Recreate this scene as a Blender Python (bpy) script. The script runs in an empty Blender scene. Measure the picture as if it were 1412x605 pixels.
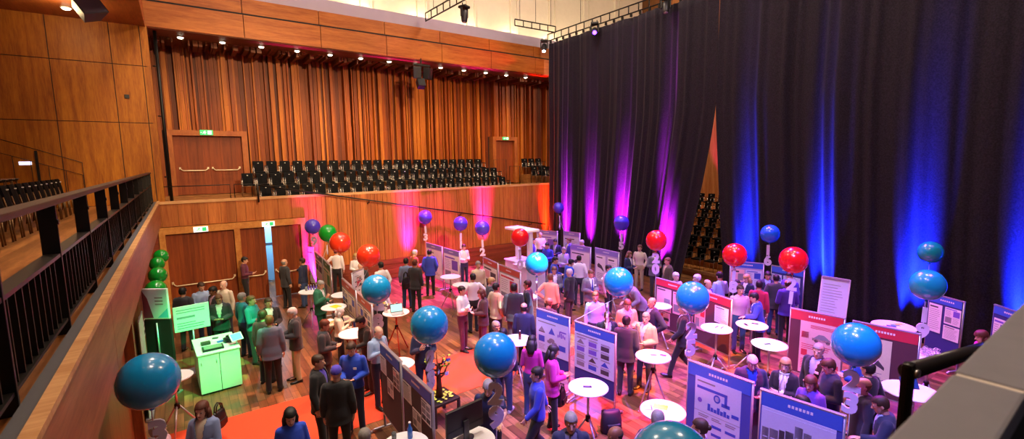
import bpy, bmesh, math, random
import numpy as np
from mathutils import Vector, Matrix, noise
random.seed(7)
PI = math.pi
SC = bpy.context.scene
COL = SC.collection

# ---------------------------------------------------------------- camera (wide lens on the opposite balcony)
EYE = Vector((0, 0, 5.0))
CX, CY = 706.0, 302.5
V1, V2 = (246.0, 227.0), (1620.0, 210.0)
FPX = math.sqrt(-((V1[0]-CX)*(V2[0]-CX) + (V1[1]-CY)*(V2[1]-CY)))
def _nd(p): return Vector((p[0]-CX, p[1]-CY, FPX)).normalized()
_Y, _X = _nd(V1), _nd(V2)
_Z = -_X.cross(_Y)
if _Z.y > 0: _Z = -_Z
ROT = Matrix((_X, _Y, _Z))            # camera (right, down, forward) -> world
def ray(px, py): return ROT @ Vector((px-CX, py-CY, FPX))
def at(px, py, z=0.0):                # the point at height z seen at a picture position
    r = ray(px, py); return EYE + r*((z-EYE.z)/r.z)
def atY(px, py, y):
    r = ray(px, py); return EYE + r*(y/r.y)
def atX(px, py, x):
    r = ray(px, py); return EYE + r*(x/r.x)
cam_d = bpy.data.cameras.new('camera'); cam = bpy.data.objects.new('camera', cam_d); COL.objects.link(cam)
cam_d.sensor_width = 36.0; cam_d.lens = FPX/1412.0*36.0; cam_d.clip_start = 0.05; cam_d.clip_end = 200
m = Matrix.Identity(4)
r, u, b = ROT @ Vector((1,0,0)), ROT @ Vector((0,-1,0)), ROT @ Vector((0,0,-1))
for i in range(3): m[i][0], m[i][1], m[i][2], m[i][3] = r[i], u[i], b[i], EYE[i]
cam.matrix_world = m
SC.camera = cam
cam_d.dof.use_dof = True; cam_d.dof.focus_distance = 12.0; cam_d.dof.aperture_fstop = 3.2

# ---------------------------------------------------------------- materials
MATS = {}
def _new(name):
    mt = bpy.data.materials.new(name); mt.use_nodes = True
    nt = mt.node_tree; bs = nt.nodes['Principled BSDF']
    return mt, nt, bs
def lin(c): return tuple((x/12.92 if x <= .04045 else ((x+.055)/1.055)**2.4) for x in c)
def hexc(h):
    h = h.lstrip('#'); return lin(tuple(int(h[i:i+2], 16)/255 for i in (0, 2, 4)))
def plain(name, col, rough=.6, metal=0.0, var=.06, scale=40, coat=0.0, sheen=0.0, bump=0.0, emit=None, es=0.0, sub=0.0):
    """a procedural material: flat colour with slight mottling"""
    if name in MATS: return MATS[name]
    if isinstance(col, str): col = hexc(col)
    mt, nt, bs = _new(name)
    tc = nt.nodes.new('ShaderNodeTexCoord'); nz = nt.nodes.new('ShaderNodeTexNoise')
    nz.inputs['Scale'].default_value = scale; nz.inputs['Detail'].default_value = 3
    nt.links.new(tc.outputs['Object'], nz.inputs['Vector'])
    mx = nt.nodes.new('ShaderNodeMix'); mx.data_type = 'RGBA'
    mx.inputs[6].default_value = tuple(c*(1-var) for c in col)+(1,)
    mx.inputs[7].default_value = tuple(min(1, c*(1+var)) for c in col)+(1,)
    nt.links.new(nz.outputs['Fac'], mx.inputs[0]); nt.links.new(mx.outputs[2], bs.inputs['Base Color'])
    bs.inputs['Roughness'].default_value = rough; bs.inputs['Metallic'].default_value = metal
    bs.inputs['Coat Weight'].default_value = coat; bs.inputs['Sheen Weight'].default_value = sheen
    if sub:
        bs.inputs['Subsurface Weight'].default_value = sub; bs.inputs['Subsurface Radius'].default_value = (.3,.3,.3)
    if bump:
        bp = nt.nodes.new('ShaderNodeBump'); bp.inputs['Strength'].default_value = bump; bp.inputs['Distance'].default_value = .01
        nt.links.new(nz.outputs['Fac'], bp.inputs['Height']); nt.links.new(bp.outputs['Normal'], bs.inputs['Normal'])
    if emit is not None:
        if isinstance(emit, str): emit = hexc(emit)
        bs.inputs['Emission Color'].default_value = tuple(emit)+(1,); bs.inputs['Emission Strength'].default_value = es
    MATS[name] = mt
    return mt
def wood(name, c1, c2, scale=(3, 3, .35), rough=.42, plank=None, streak=6.0, band=None):
    """veneer / timber with long grain; scale gives how the grain stretches"""
    if name in MATS: return MATS[name]
    if isinstance(c1, str): c1 = hexc(c1)
    if isinstance(c2, str): c2 = hexc(c2)
    mt, nt, bs = _new(name)
    tc = nt.nodes.new('ShaderNodeTexCoord'); mp = nt.nodes.new('ShaderNodeMapping')
    mp.inputs['Scale'].default_value = scale
    nt.links.new(tc.outputs['Object'], mp.inputs['Vector'])
    n1 = nt.nodes.new('ShaderNodeTexNoise'); n1.inputs['Scale'].default_value = 1.2; n1.inputs['Detail'].default_value = 6; n1.inputs['Distortion'].default_value = .6
    n2 = nt.nodes.new('ShaderNodeTexNoise'); n2.inputs['Scale'].default_value = streak; n2.inputs['Detail'].default_value = 8; n2.inputs['Roughness'].default_value = .7
    nt.links.new(mp.outputs['Vector'], n1.inputs['Vector']); nt.links.new(mp.outputs['Vector'], n2.inputs['Vector'])
    ad = nt.nodes.new('ShaderNodeMath'); ad.operation = 'ADD'
    nt.links.new(n1.outputs['Fac'], ad.inputs[0]); nt.links.new(n2.outputs['Fac'], ad.inputs[1])
    rp = nt.nodes.new('ShaderNodeValToRGB')
    rp.color_ramp.elements[0].position = .72; rp.color_ramp.elements[0].color = tuple(c1)+(1,)
    rp.color_ramp.elements[1].position = 1.28; rp.color_ramp.elements[1].color = tuple(c2)+(1,)
    hf = nt.nodes.new('ShaderNodeMath'); hf.operation = 'MULTIPLY'; hf.inputs[1].default_value = .5
    nt.links.new(ad.outputs[0], hf.inputs[0])
    rp.color_ramp.elements[0].position = .36; rp.color_ramp.elements[1].position = .64
    nt.links.new(hf.outputs[0], rp.inputs['Fac'])
    out = rp.outputs['Color']
    if band:      # per-board variation along one axis: (axis, width)
        sx = nt.nodes.new('ShaderNodeSeparateXYZ'); nt.links.new(tc.outputs['Object'], sx.inputs[0])
        dv = nt.nodes.new('ShaderNodeMath'); dv.operation = 'DIVIDE'; dv.inputs[1].default_value = band[1]
        nt.links.new(sx.outputs['XYZ'.index(band[0])], dv.inputs[0])
        fl = nt.nodes.new('ShaderNodeMath'); fl.operation = 'FLOOR'; nt.links.new(dv.outputs[0], fl.inputs[0])
        wn = nt.nodes.new('ShaderNodeTexWhiteNoise'); wn.noise_dimensions = '1D'; nt.links.new(fl.outputs[0], wn.inputs['W'])
        mr = nt.nodes.new('ShaderNodeMapRange'); mr.inputs['To Min'].default_value = band[2]; mr.inputs['To Max'].default_value = 1.15
        nt.links.new(wn.outputs['Value'], mr.inputs['Value'])
        ml = nt.nodes.new('ShaderNodeMix'); ml.data_type = 'RGBA'; ml.blend_type = 'MULTIPLY'; ml.inputs[0].default_value = 1
        nt.links.new(out, ml.inputs[6]); nt.links.new(mr.outputs[0], ml.inputs[7]); out = ml.outputs[2]
    nt.links.new(out, bs.inputs['Base Color'])
    bs.inputs['Roughness'].default_value = rough+.08; bs.inputs['Specular IOR Level'].default_value = .28
    bp = nt.nodes.new('ShaderNodeBump'); bp.inputs['Strength'].default_value = .12; bp.inputs['Distance'].default_value = .004
    nt.links.new(n2.outputs['Fac'], bp.inputs['Height']); nt.links.new(bp.outputs['Normal'], bs.inputs['Normal'])
    MATS[name] = mt
    return mt

# ---------------------------------------------------------------- mesh helpers
class MB:
    """collects shapes into one mesh; every shape may carry its own material slot"""
    def __init__(s): s.v, s.f, s.mi, s.sm = [], [], [], []
    def add(s, vs, fs, mi=0, smooth=False):
        b = len(s.v); s.v += [tuple(v) for v in vs]
        for f in fs: s.f.append(tuple(b+i for i in f)); s.mi.append(mi); s.sm.append(smooth)
    def box(s, lo, hi, mi=0, M=None):
        x0,y0,z0 = lo; x1,y1,z1 = hi
        vs = [Vector(p) for p in ((x0,y0,z0),(x1,y0,z0),(x1,y1,z0),(x0,y1,z0),(x0,y0,z1),(x1,y0,z1),(x1,y1,z1),(x0,y1,z1))]
        if M is not None: vs = [M @ v for v in vs]
        s.add(vs, [(0,3,2,1),(4,5,6,7),(0,1,5,4),(1,2,6,5),(2,3,7,6),(3,0,4,7)], mi)
    def rbox(s, lo, hi, bev=.01, mi=0, M=None, seg=2):
        bm = bmesh.new(); bmesh.ops.create_cube(bm, size=1)
        c = [(a+b)/2 for a, b in zip(lo, hi)]; d = [abs(b-a) for a, b in zip(lo, hi)]
        for v in bm.verts: v.co = Vector((c[0]+v.co.x*d[0], c[1]+v.co.y*d[1], c[2]+v.co.z*d[2]))
        bmesh.ops.bevel(bm, geom=bm.edges[:], offset=min(bev, min(d)*.45), segments=seg, affect='EDGES', profile=.6)
        bm.verts.ensure_lookup_table(); bm.verts.index_update()
        vs = [M @ v.co if M is not None else v.co.copy() for v in bm.verts]
        fs = [tuple(v.index for v in f.verts) for f in bm.faces]; bm.free()
        s.add(vs, fs, mi)
    def rings(s, rs, n=14, mi=0, cap=True, smooth=True):
        """rs: list of lists of n points"""
        b = len(s.v)
        for r_ in rs: s.v += [tuple(p) for p in r_]
        k = len(rs)
        for i in range(k-1):
            for j in range(n):
                a, c = b+i*n+j, b+i*n+(j+1) % n
                s.f.append((a, c, c+n, a+n)); s.mi.append(mi); s.sm.append(smooth)
        if cap:
            s.f.append(tuple(b+j for j in reversed(range(n)))); s.mi.append(mi); s.sm.append(False)
            s.f.append(tuple(b+(k-1)*n+j for j in range(n))); s.mi.append(mi); s.sm.append(False)
    def tube(s, pts, rad, n=10, mi=0, ref=None, cap=True):
        """pts: path; rad: one radius, a list, or a list of (ra, rb)"""
        pts = [Vector(p) for p in pts]; k = len(pts)
        if not isinstance(rad, (list,)): rad = [rad]*k
        rad = [r_ if isinstance(r_, tuple) else (r_, r_) for r_ in rad]
        rs = []; u = None
        for i in range(k):
            t = (pts[min(i+1, k-1)] - pts[max(i-1, 0)]).normalized()
            if u is None:
                h = Vector(ref) if ref is not None else (Vector((0,0,1)) if abs(t.z) < .9 else Vector((1,0,0)))
                u = (h - t*h.dot(t)).normalized()
            else:
                u = (u - t*u.dot(t)).normalized()
            w = t.cross(u)
            rs.append([pts[i] + u*(rad[i][0]*math.cos(2*PI*j/n)) + w*(rad[i][1]*math.sin(2*PI*j/n)) for j in range(n)])
        s.rings(rs, n, mi, cap)
    def loft(s, rows, n=20, mi=0, cap=True):
        """rows: (z, rx, ry, cx, cy) ellipses stacked along z"""
        rs = []
        for row in rows:
            z, rx, ry = row[:3]; cx_ = row[3] if len(row) > 3 else 0; cy_ = row[4] if len(row) > 4 else 0
            rs.append([Vector((cx_+rx*math.cos(2*PI*j/n), cy_+ry*math.sin(2*PI*j/n), z)) for j in range(n)])
        s.rings(rs, n, mi, cap)
    def ball(s, c, r_, n=16, k=10, mi=0, M=None):
        r_ = r_ if isinstance(r_, tuple) else (r_, r_, r_)
        rs = []
        for i in range(k+1):
            a = -PI/2 + PI*(.02 + .96*i/k)
            row = [Vector((c[0]+r_[0]*math.cos(a)*math.cos(2*PI*j/n), c[1]+r_[1]*math.cos(a)*math.sin(2*PI*j/n), c[2]+r_[2]*math.sin(a))) for j in range(n)]
            rs.append([M @ p for p in row] if M is not None else row)
        s.rings(rs, n, mi, True)
    def disc(s, c, r_, z0, z1, n=32, mi=0, bev=0.0):
        rows = [(z0, r_-bev, r_-bev, c[0], c[1])]
        if bev: rows += [(z0+bev, r_, r_, c[0], c[1]), (z1-bev, r_, r_, c[0], c[1])]
        else: rows[0] = (z0, r_, r_, c[0], c[1])
        rows.append((z1, r_-bev, r_-bev, c[0], c[1]))
        rs = [[Vector((x+rx*math.cos(2*PI*j/n), y+ry*math.sin(2*PI*j/n), z)) for j in range(n)] for z, rx, ry, x, y in rows]
        s.rings(rs, n, mi, True, smooth=False)
    def prism(s, poly, z0, z1, mi=0, M=None):
        n = len(poly)
        vs = [Vector((p[0], p[1], z0)) for p in poly] + [Vector((p[0], p[1], z1)) for p in poly]
        if M is not None: vs = [M @ v for v in vs]
        s.add(vs, [tuple(reversed(range(n))), tuple(range(n, 2*n))] + [(i, (i+1) % n, n+(i+1) % n, n+i) for i in range(n)], mi)
    def mesh(s, name):
        me = bpy.data.meshes.new(name); me.from_pydata(s.v, [], s.f)
        me.polygons.foreach_set('material_index', s.mi); me.polygons.foreach_set('use_smooth', s.sm)
        me.update(); return me
    def build(s, name, mats, parent=None, loc=None):
        me = s.mesh(name)
        bm = bmesh.new(); bm.from_mesh(me); bmesh.ops.recalc_face_normals(bm, faces=bm.faces[:]); bm.to_mesh(me); bm.free()
        for mt in (mats if isinstance(mats, (list, tuple)) else [mats]): me.materials.append(mt)
        return link(name, me, parent, loc)
def link(name, me, parent=None, loc=None):
    o = bpy.data.objects.new(name, me); COL.objects.link(o)
    if parent is not None: o.parent = parent
    if loc is not None: o.location = loc
    return o
def tag(o, label=None, cat=None, group=None, kind=None):
    if label: o['label'] = label
    if cat: o['category'] = cat
    if group: o['group'] = group
    if kind: o['kind'] = kind
    return o
def thing(name, label, cat, loc=(0,0,0), rz=0.0, group=None):
    o = bpy.data.objects.new(name, None); COL.objects.link(o)
    o.empty_display_size = .2; o.location = loc; o.rotation_euler = (0, 0, rz)
    return tag(o, label, cat, group)
def copy_thing(o, loc, rz=None, label=None, group=None):
    c = o.copy(); COL.objects.link(c); c.location = loc
    if rz is not None: c.rotation_euler = (0, 0, rz)
    if label: c['label'] = label
    if group: c['group'] = group
    for ch in list(o.children):
        d = ch.copy(); COL.objects.link(d); d.parent = c
        for g in list(ch.children):
            e = g.copy(); COL.objects.link(e); e.parent = d
    return c
def struct(name, mb, mats):
    o = mb.build(name, mats); o['kind'] = 'structure'; return o
def text_mb(txt, size, depth, bold=.0, align='CENTER'):
    """solid lettering as mesh data, lying in the local XZ plane facing -Y"""
    cu = bpy.data.curves.new('lettering', 'FONT'); cu.body = txt; cu.size = size; cu.extrude = depth/2; cu.offset = bold
    cu.align_x = align; cu.align_y = 'CENTER'; cu.resolution_u = 3
    o = bpy.data.objects.new('lettering', cu); COL.objects.link(o)
    dg = bpy.context.evaluated_depsgraph_get(); dg.update()
    me = bpy.data.meshes.new_from_object(o.evaluated_get(dg))
    bpy.data.objects.remove(o); bpy.data.curves.remove(cu)
    me.transform(Matrix.Rotation(PI/2, 4, 'X'))
    return me
ORD = 'first second third fourth fifth sixth seventh eighth ninth tenth eleventh twelfth thirteenth fourteenth fifteenth sixteenth seventeenth eighteenth nineteenth twentieth twenty-first twenty-second twenty-third twenty-fourth'.split()
# ================================================================ THE HALL
D = 19.15        # plane of the back wall below the balcony
ZB = 3.76        # balcony floor
D2 = 21.75       # back wall of the balcony
ZS = 9.32        # soffit
XC = 15.85       # curtain plane
XW = -0.62       # face of the side balcony
W_PANEL = wood('veneer_panel', '#7c3c06', '#b06c14', (5, 5, .5), .4)
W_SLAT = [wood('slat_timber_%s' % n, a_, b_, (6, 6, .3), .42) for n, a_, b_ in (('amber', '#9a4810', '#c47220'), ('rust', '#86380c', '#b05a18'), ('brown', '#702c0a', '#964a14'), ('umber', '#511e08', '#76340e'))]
W_LOW = wood('low_wall_timber', '#944a1c', '#bf7438', (7, 7, .4), .45, band=('X', .31, .8))
W_DOOR = wood('door_veneer', '#6a2c10', '#94451a', (9, 9, .35), .42, band=('X', .45, .85))
W_FRAME = wood('door_frame_oak', '#a8642a', '#cf8f4a', (2, 2, 2), .4)
W_FASC = wood('fascia_veneer', '#8a4514', '#b86e2a', (.5, 6, 6), .4)
W_SIDE = wood('side_fascia_veneer', '#7d3f24', '#a8633e', (6, .5, 6), .38)
W_CURB = wood('edge_oak', '#b07a48', '#d8a874', (.6, 6, 6), .5)
DARK = plain('black_gap', '#0c0806', .8)
STEEL = plain('brushed_steel', '#c9c9cc', .3, .9)
BLACKM = plain('black_metal', '#15120f', .42, .4)
BLACKP = plain('black_plastic', '#101012', .5)
WHITE_WALL = plain('white_plaster', '#c9bda8', .7, scale=6)

# floor: strip parquet running down the hall
def floor_mat():
    mt, nt, bs = _new('strip_parquet')
    tc = nt.nodes.new('ShaderNodeTexCoord'); mp = nt.nodes.new('ShaderNodeMapping'); mp.inputs['Rotation'].default_value = (0, 0, PI/2)
    nt.links.new(tc.outputs['Object'], mp.inputs['Vector'])
    bk = nt.nodes.new('ShaderNodeTexBrick'); bk.offset = .37; bk.inputs['Scale'].default_value = 1.0
    bk.inputs['Brick Width'].default_value = .62; bk.inputs['Row Height'].default_value = .16; bk.inputs['Mortar Size'].default_value = .004
    bk.inputs['Color1'].default_value = hexc('#9c6c46')+(1,); bk.inputs['Color2'].default_value = hexc('#5a3824')+(1,); bk.inputs['Mortar'].default_value = hexc('#24140a')+(1,)
    nt.links.new(mp.outputs['Vector'], bk.inputs['Vector'])
    mp2 = nt.nodes.new('ShaderNodeMapping'); mp2.inputs['Scale'].default_value = (8, .7, 1); nt.links.new(tc.outputs['Object'], mp2.inputs['Vector'])
    nz = nt.nodes.new('ShaderNodeTexNoise'); nz.inputs['Scale'].default_value = 1.6; nz.inputs['Detail'].default_value = 7; nz.inputs['Roughness'].default_value = .65
    nt.links.new(mp2.outputs['Vector'], nz.inputs['Vector'])
    mr = nt.nodes.new('ShaderNodeMapRange'); mr.inputs['From Min'].default_value = .3; mr.inputs['From Max'].default_value = .7
    mr.inputs['To Min'].default_value = .6; mr.inputs['To Max'].default_value = 1.35; nt.links.new(nz.outputs['Fac'], mr.inputs['Value'])
    ml = nt.nodes.new('ShaderNodeMix'); ml.data_type = 'RGBA'; ml.blend_type = 'MULTIPLY'; ml.inputs[0].default_value = 1
    nt.links.new(bk.outputs['Color'], ml.inputs[6]); nt.links.new(mr.outputs[0], ml.inputs[7]); nt.links.new(ml.outputs[2], bs.inputs['Base Color'])
    bs.inputs['Roughness'].default_value = .30
    bp = nt.nodes.new('ShaderNodeBump'); bp.inputs['Strength'].default_value = .15; bp.inputs['Distance'].default_value = .003
    nt.links.new(bk.outputs['Fac'], bp.inputs['Height']); bp.invert = True; nt.links.new(bp.outputs['Normal'], bs.inputs['Normal'])
    return mt
b = MB(); b.box((-3.0, -3.0, -.2), (28.0, 25.0, 0)); struct('floor', b, floor_mat())

# ---- back wall under the balcony, with its double doors ----------------
DX0, DX1, DXM0, DXM1 = -.55, 3.62, 1.42, 1.60      # clear opening and mid post
DTOP = 2.68
b = MB()
x = 3.80; rnd = random.Random(3)
while x < 17.2:                                     # vertical boards of slightly different depth
    w = rnd.choice((.11, .14, .18, .22)); d = rnd.choice((0, .012, .02, .03))
    b.box((x, D-d, .86), (x+w-.012, D+.25, ZB-.02)); x += w
x = -3.2
while x < 3.80:
    w = rnd.choice((.3, .38, .46)); b.box((x, D-rnd.choice((0, .008)), 2.95), (x+w-.008, D+.25, ZB-.02)); x += w
struct('wall_back', b, W_LOW)
b = MB()
for k in range(4): b.box((3.80, D-.03-.012*(k % 2), .02+.21*k), (17.2, D+.25, .02+.21*k+.2))
b.box((-3.2, D+.02, 0), (-.66, D+.25, 2.95))
struct('baseboard_back', b, wood('wainscot', '#6a2c1c', '#96472c', (.4, 5, 6), .4))
b = MB(); b.box((-3.2, D+.26, 0), (-.6, D+.3, 3.5)); b.box((3.7, D+.26, 0), (17.4, D+.3, 3.5)); b.box((-.6, D+.26, 2.8), (3.7, D+.3, 3.5)); struct('wall_back_core', b, DARK)
b = MB()
b.box((-.72, D-.06, DTOP+.02), (3.80, D+.2, 2.93)); b.box((-.72, D-.06, 0), (-.55, D+.2, DTOP+.02)); b.box((3.62, D-.06, 0), (3.80, D+.2, DTOP+.02))
b.box((DXM0, D-.05, 0), (DXM1, D+.2, DTOP+.02))
struct('trim_1', b, W_FRAME)
def door_leaf(name, x0, x1, z0, z1, yy, n, bar, side, rz=0.0, hinge=None):
    hx = hinge if hinge is not None else x0
    b = MB(); w = (x1-x0)/n
    for k in range(n): b.box((x0-hx+k*w+.004, -.0-.004*(k % 2), z0), (x0-hx+(k+1)*w-.004, .055, z1))
    b.box((x0-hx, .02, z0), (x1-hx, .05, z1))
    o = b.build(name, W_DOOR, None, (hx, yy, 0)); o.rotation_euler = (0, 0, rz); o['kind'] = 'structure'
    if bar:
        p = MB(); zb = z0+1.0; a, c = x0-hx+bar[0], x0-hx+bar[1]
        p.tube([(a, -.01, zb), (a+.05, -.10, zb-.06), (a+.10, -.13, zb-.09), (c-.10, -.13, zb-.09), (c-.05, -.10, zb-.06), (c, -.01, zb)], .02, 8)
        p.box((a-.03, -.03, zb-.04), (a+.03, 0, zb+.04)); p.box((c-.03, -.03, zb-.04), (c+.03, 0, zb+.04))
        p.build('push_bar', plain('bar_cream', '#e0cfa8', .35, .3), o)
    return o
door_leaf('door_1', DX0, DXM0, .02, DTOP, D+.07, 6, (.07, 1.88), 1)
door_leaf('door_2', DXM1, 2.40, .02, DTOP, D+.07, 4, (.05, .72), 1)
door_leaf('door_3', 2.62, DX1, .02, DTOP, D+.07, 5, (.06, .9), 1)
# daylight foyer behind the doors that stand ajar
b = MB()
b.box((1.0, D+2.6, -.1), (5.0, D+2.7, 3.6)); b.box((1.0, D+.31, 3.5), (5.0, D+2.7, 3.6))
b.box((1.0, D+.31, -.1), (1.1, D+2.6, 3.6)); b.box((4.9, D+.31, -.1), (5.0, D+2.6, 3.6))
for z in (1.62,): b.box((2.2, D+2.52, z), (4.4, D+2.6, z+.08), 1)
for x in (2.62, 3.25): b.box((x, D+2.5, 0), (x+.07, D+2.6, 3.5), 1)
b.box((2.69, D+2.56, 1.7), (3.25, D+2.6, 3.5), 2); b.box((2.69, D+2.56, .1), (3.25, D+2.6, 1.62), 2)
struct('wall_foyer', b, [plain('foyer_white', '#c3d6e2', .6), plain('foyer_frame', '#2c3440', .5), plain('foyer_blue', '#7fb4dc', .4)])
# ---- balcony slab, curb and upper back wall -------------------------
b = MB()
b.box((-6.2, D+.02, ZB-.25), (2.35, D2+.2, ZB)); b.box((13.9, D+.02, ZB-.25), (17.4, D2+.2, ZB))
b.box((2.35, D+.02, 3.05), (13.9, D+.85, 3.30)); b.box((2.35, D+.85, ZB-.7), (13.9, D+1.62, ZB))
b.box((2.35, D+1.62, ZB-.25), (13.4, D2+.2, ZB+.46)); b.box((13.4, D+1.62, ZB-.25), (17.4, D2+.2, ZB)); b.box((15.75, D+1.62, ZB), (17.4, D2-.4, ZB+.46)); b.box((-.7, D2-.6, ZB), (2.35, D2+.1, ZB+.08))
struct('floor_balcony_back', b, wood('balcony_parquet', '#7a4a22', '#a8703c', (.6, 5, 5), .4, band=('Y', .12, .8)))
b = MB(); b.box((-.75, D-.05, ZB-.05), (17.2, D+.12, ZB+.04)); struct('trim_2', b, W_CURB)
def slat_wall(b, x0, x1, z0, z1, y, seed, holes=()):
    rnd = random.Random(seed); x = x0
    while x < x1:
        w = rnd.choice((.05, .07, .09, .12, .16)); d = rnd.choice((.02, .03, .05, .14, .20, .26, .34))
        zz = z0; segs = [(z0, z1)]
        for hx0, hx1, hz in holes:
            if x+w > hx0 and x < hx1: segs = [(hz, z1)]
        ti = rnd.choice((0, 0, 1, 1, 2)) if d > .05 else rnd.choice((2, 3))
        for s0, s1 in segs:
            zj = s0 + (s1-s0)*rnd.uniform(.3, .5)
            b.box((x, y-d, s0), (x+w-.008, y+.1, zj-.004), ti); b.box((x, y-d+rnd.choice((0, .0, .025)), zj), (x+w-.008, y+.1, s1), ti)
        x += w
UD = [(-.30, 2.32, 6.28), (13.98, 15.62, 6.30)]
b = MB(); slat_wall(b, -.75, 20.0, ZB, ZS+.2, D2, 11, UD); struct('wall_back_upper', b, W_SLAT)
b = MB(); b.box((-.8, D2+.08, ZB), (20.1, D2+.2, ZS+.3)); struct('wall_back_upper_core', b, plain('slat_backing', '#2a1006', .7))
for i, (x0, x1, zt) in enumerate(UD):
    b = MB(); b.box((x0, D2-.32, ZB), (x0+.2, D2+.1, zt-.2)); b.box((x1-.2, D2-.32, ZB), (x1, D2+.1, zt-.2)); b.box((x0, D2-.32, zt-.2), (x1, D2+.1, zt)); struct('trim_%d' % (3+i), b, wood('reddish_frame', '#8e4620', '#b3682f', (3, 3, 1), .4))
xm = (UD[0][0]+UD[0][1])/2
door_leaf('door_4', -.10, xm, ZB+.10, 6.08, D2-.14, 3, (.14, 1.03), 1)
door_leaf('door_5', xm, 2.12, ZB+.10, 6.08, D2-.14, 3, (.07, .98), 1)
door_leaf('door_6', 14.18, 15.42, ZB+.02, 6.10, D2-.14, 4, None, 1)
# ---- upper fascias, soffit and white cove ----------------------------
b = MB()
px_ = -.6
for xa in [atY(q_, 60, D).x for q_ in (338, 443, 533, 609, 677, 738)]+[18.5, 21.5]:
    b.box((px_+.012, D, ZS+.03), (xa-.012, D+.12, 10.12)); b.box((px_+.012, D+.16, 10.2), (xa-.012, D+.30, 10.72)); px_ = xa
struct('wall_fascia', b, W_FASC)
b = MB(); b.box((-.62, D+.05, ZS), (22, D2+.1, ZS+.1)); b.box((-.62, D+.13, 10.11), (22, D+.29, 10.21), 1); b.box((-.62, D+.2, ZS+.1), (22, D+.28, 10.1)); rnd = random.Random(21); x = -.5
while x < 21.5:
    w = rnd.choice((.05, .08, .11, .15)); b.box((x, D+1.15, ZS-rnd.choice((.02, .06, .14, .2))), (x+w, D2-.3, ZS)); x += w+rnd.choice((.02, .05, .09))
struct('ceiling_soffit', b, [wood('soffit_wood', '#5d2c12', '#864820', (.5, 4, 4), .45), DARK])
b = MB(); b.box((-6.5, D+.32, 10.74), (23, D+.45, 11.22)); struct('trim_5', b, plain('cove_white', '#a79bac', .75, scale=3))
b = MB()
for k in range(12):
    xa = -6.0+2.55*k; b.box((xa+.03, D+1.1, 10.5), (xa+2.52, D+1.2, 16.2))
    b.box((xa-.05, D+.98, 10.5), (xa+.03, D+1.2, 16.2)); b.box((xa+.38, D+1.02, 11.0), (xa+.46, D+1.12, 16.2))
struct('wall_cove', b, WHITE_WALL)
b = MB(); b.box((-6.5, D+.3, 10.7), (23, D+1.2, 10.76)); struct('trim_6', b, WHITE_WALL)
b = MB(); b.box((-7, -4, 16.2), (28.5, D+1.3, 16.4)); struct('ceiling', b, plain('ceiling_grey', '#b9b2aa', .8))
# ---- left end wall above the side balcony -----------------------------
b = MB()
zs = [ZB, 6.33, 8.1, ZS+.06]; xs = [-6.2, -5.4, -4.2, -2.80, -1.40, -.66, -.5]
for i in range(len(zs)-1):
    for j in range(len(xs)-1):
        b.box((xs[j]+.011, D-.02, zs[i]+.011), (xs[j+1]-.011, D+.06, zs[i+1]-.011))
b.box((-.56, D-.01, ZB), (-.46, D+.45, ZS+.06)); b.box((-6.2, D+.0, ZB), (-.5, D+.3, ZS), 1)
struct('wall_end', b, [W_PANEL, plain('joint_brown', '#2a1204', .7)])
b = MB(); b.box((-6.4, -3, ZS), (-.62, D+.2, ZS+.12)); b.box((-.62, -3, ZS), (-.50, D+.2, 12.0)); b.box((-.62, -3, 12.0), (-.50, D+.2, 16.2)); struct('ceiling_side', b, wood('side_soffit', '#7a3c18', '#a45c28', (4, .5, 4), .42))
b = MB(); b.box((-6.5, -3.0, ZB), (-6.3, D+.2, ZS)); struct('wall_left', b, W_PANEL)
# ---- side balcony: floor, steps, fascia, recess wall ----------------
b = MB(); b.box((-3.35, -3, ZB-.3), (-.70, D, ZB)); b.box((-4.6, -3, ZB-.3), (-3.35, D, ZB+.45)); b.box((-6.3, -3, ZB-.3), (-4.6, D, ZB+.9))
struct('floor_balcony_side', b, wood('side_parquet', '#7d4a22', '#b37a42', (5, .6, 5), .35, band=('X', .14, .8)))
b = MB()
ys = [-3, 1.35, 5.6, 9.9, 14.2, D-.03]
for i in range(len(ys)-1): b.box((XW-.06, ys[i]+.006, 3.10), (XW+.0, ys[i+1]-.006, ZB+.03))
struct('wall_side_fascia', b, W_SIDE)
b = MB(); b.box((-1.05, -3, 3.14), (XW-.06, D, 3.5)); struct('ceiling_under_balcony', b, plain('under_dark', '#3a2416', .7))
b = MB(); b.box((XW-.05, -3, ZB+.03), (XW+.02, D-.03, ZB+.07)); struct('trim_7', b, W_CURB)
b = MB(); b.box((XW-.13, -3, ZB+.0), (XW-.055, D-.03, ZB+.05)); struct('trim_8', b, plain('cable_tray', '#6a6a70', .5, .5))
b = MB()
for i, (ya, yb, dx) in enumerate(((-3, 5.9, 0), (5.9, 9.4, .0), (9.4, 9.62, .13), (9.62, 13.2, 0), (13.2, 16.2, .0), (16.2, D, 0))):
    b.box((-1.2, ya+.008, 0), (-.95+dx, yb-.008, 3.15))
struct('wall_side', b, wood('side_wall_veneer', '#6e3216', '#9a5426', (5, 5, .45), .4))
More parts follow.
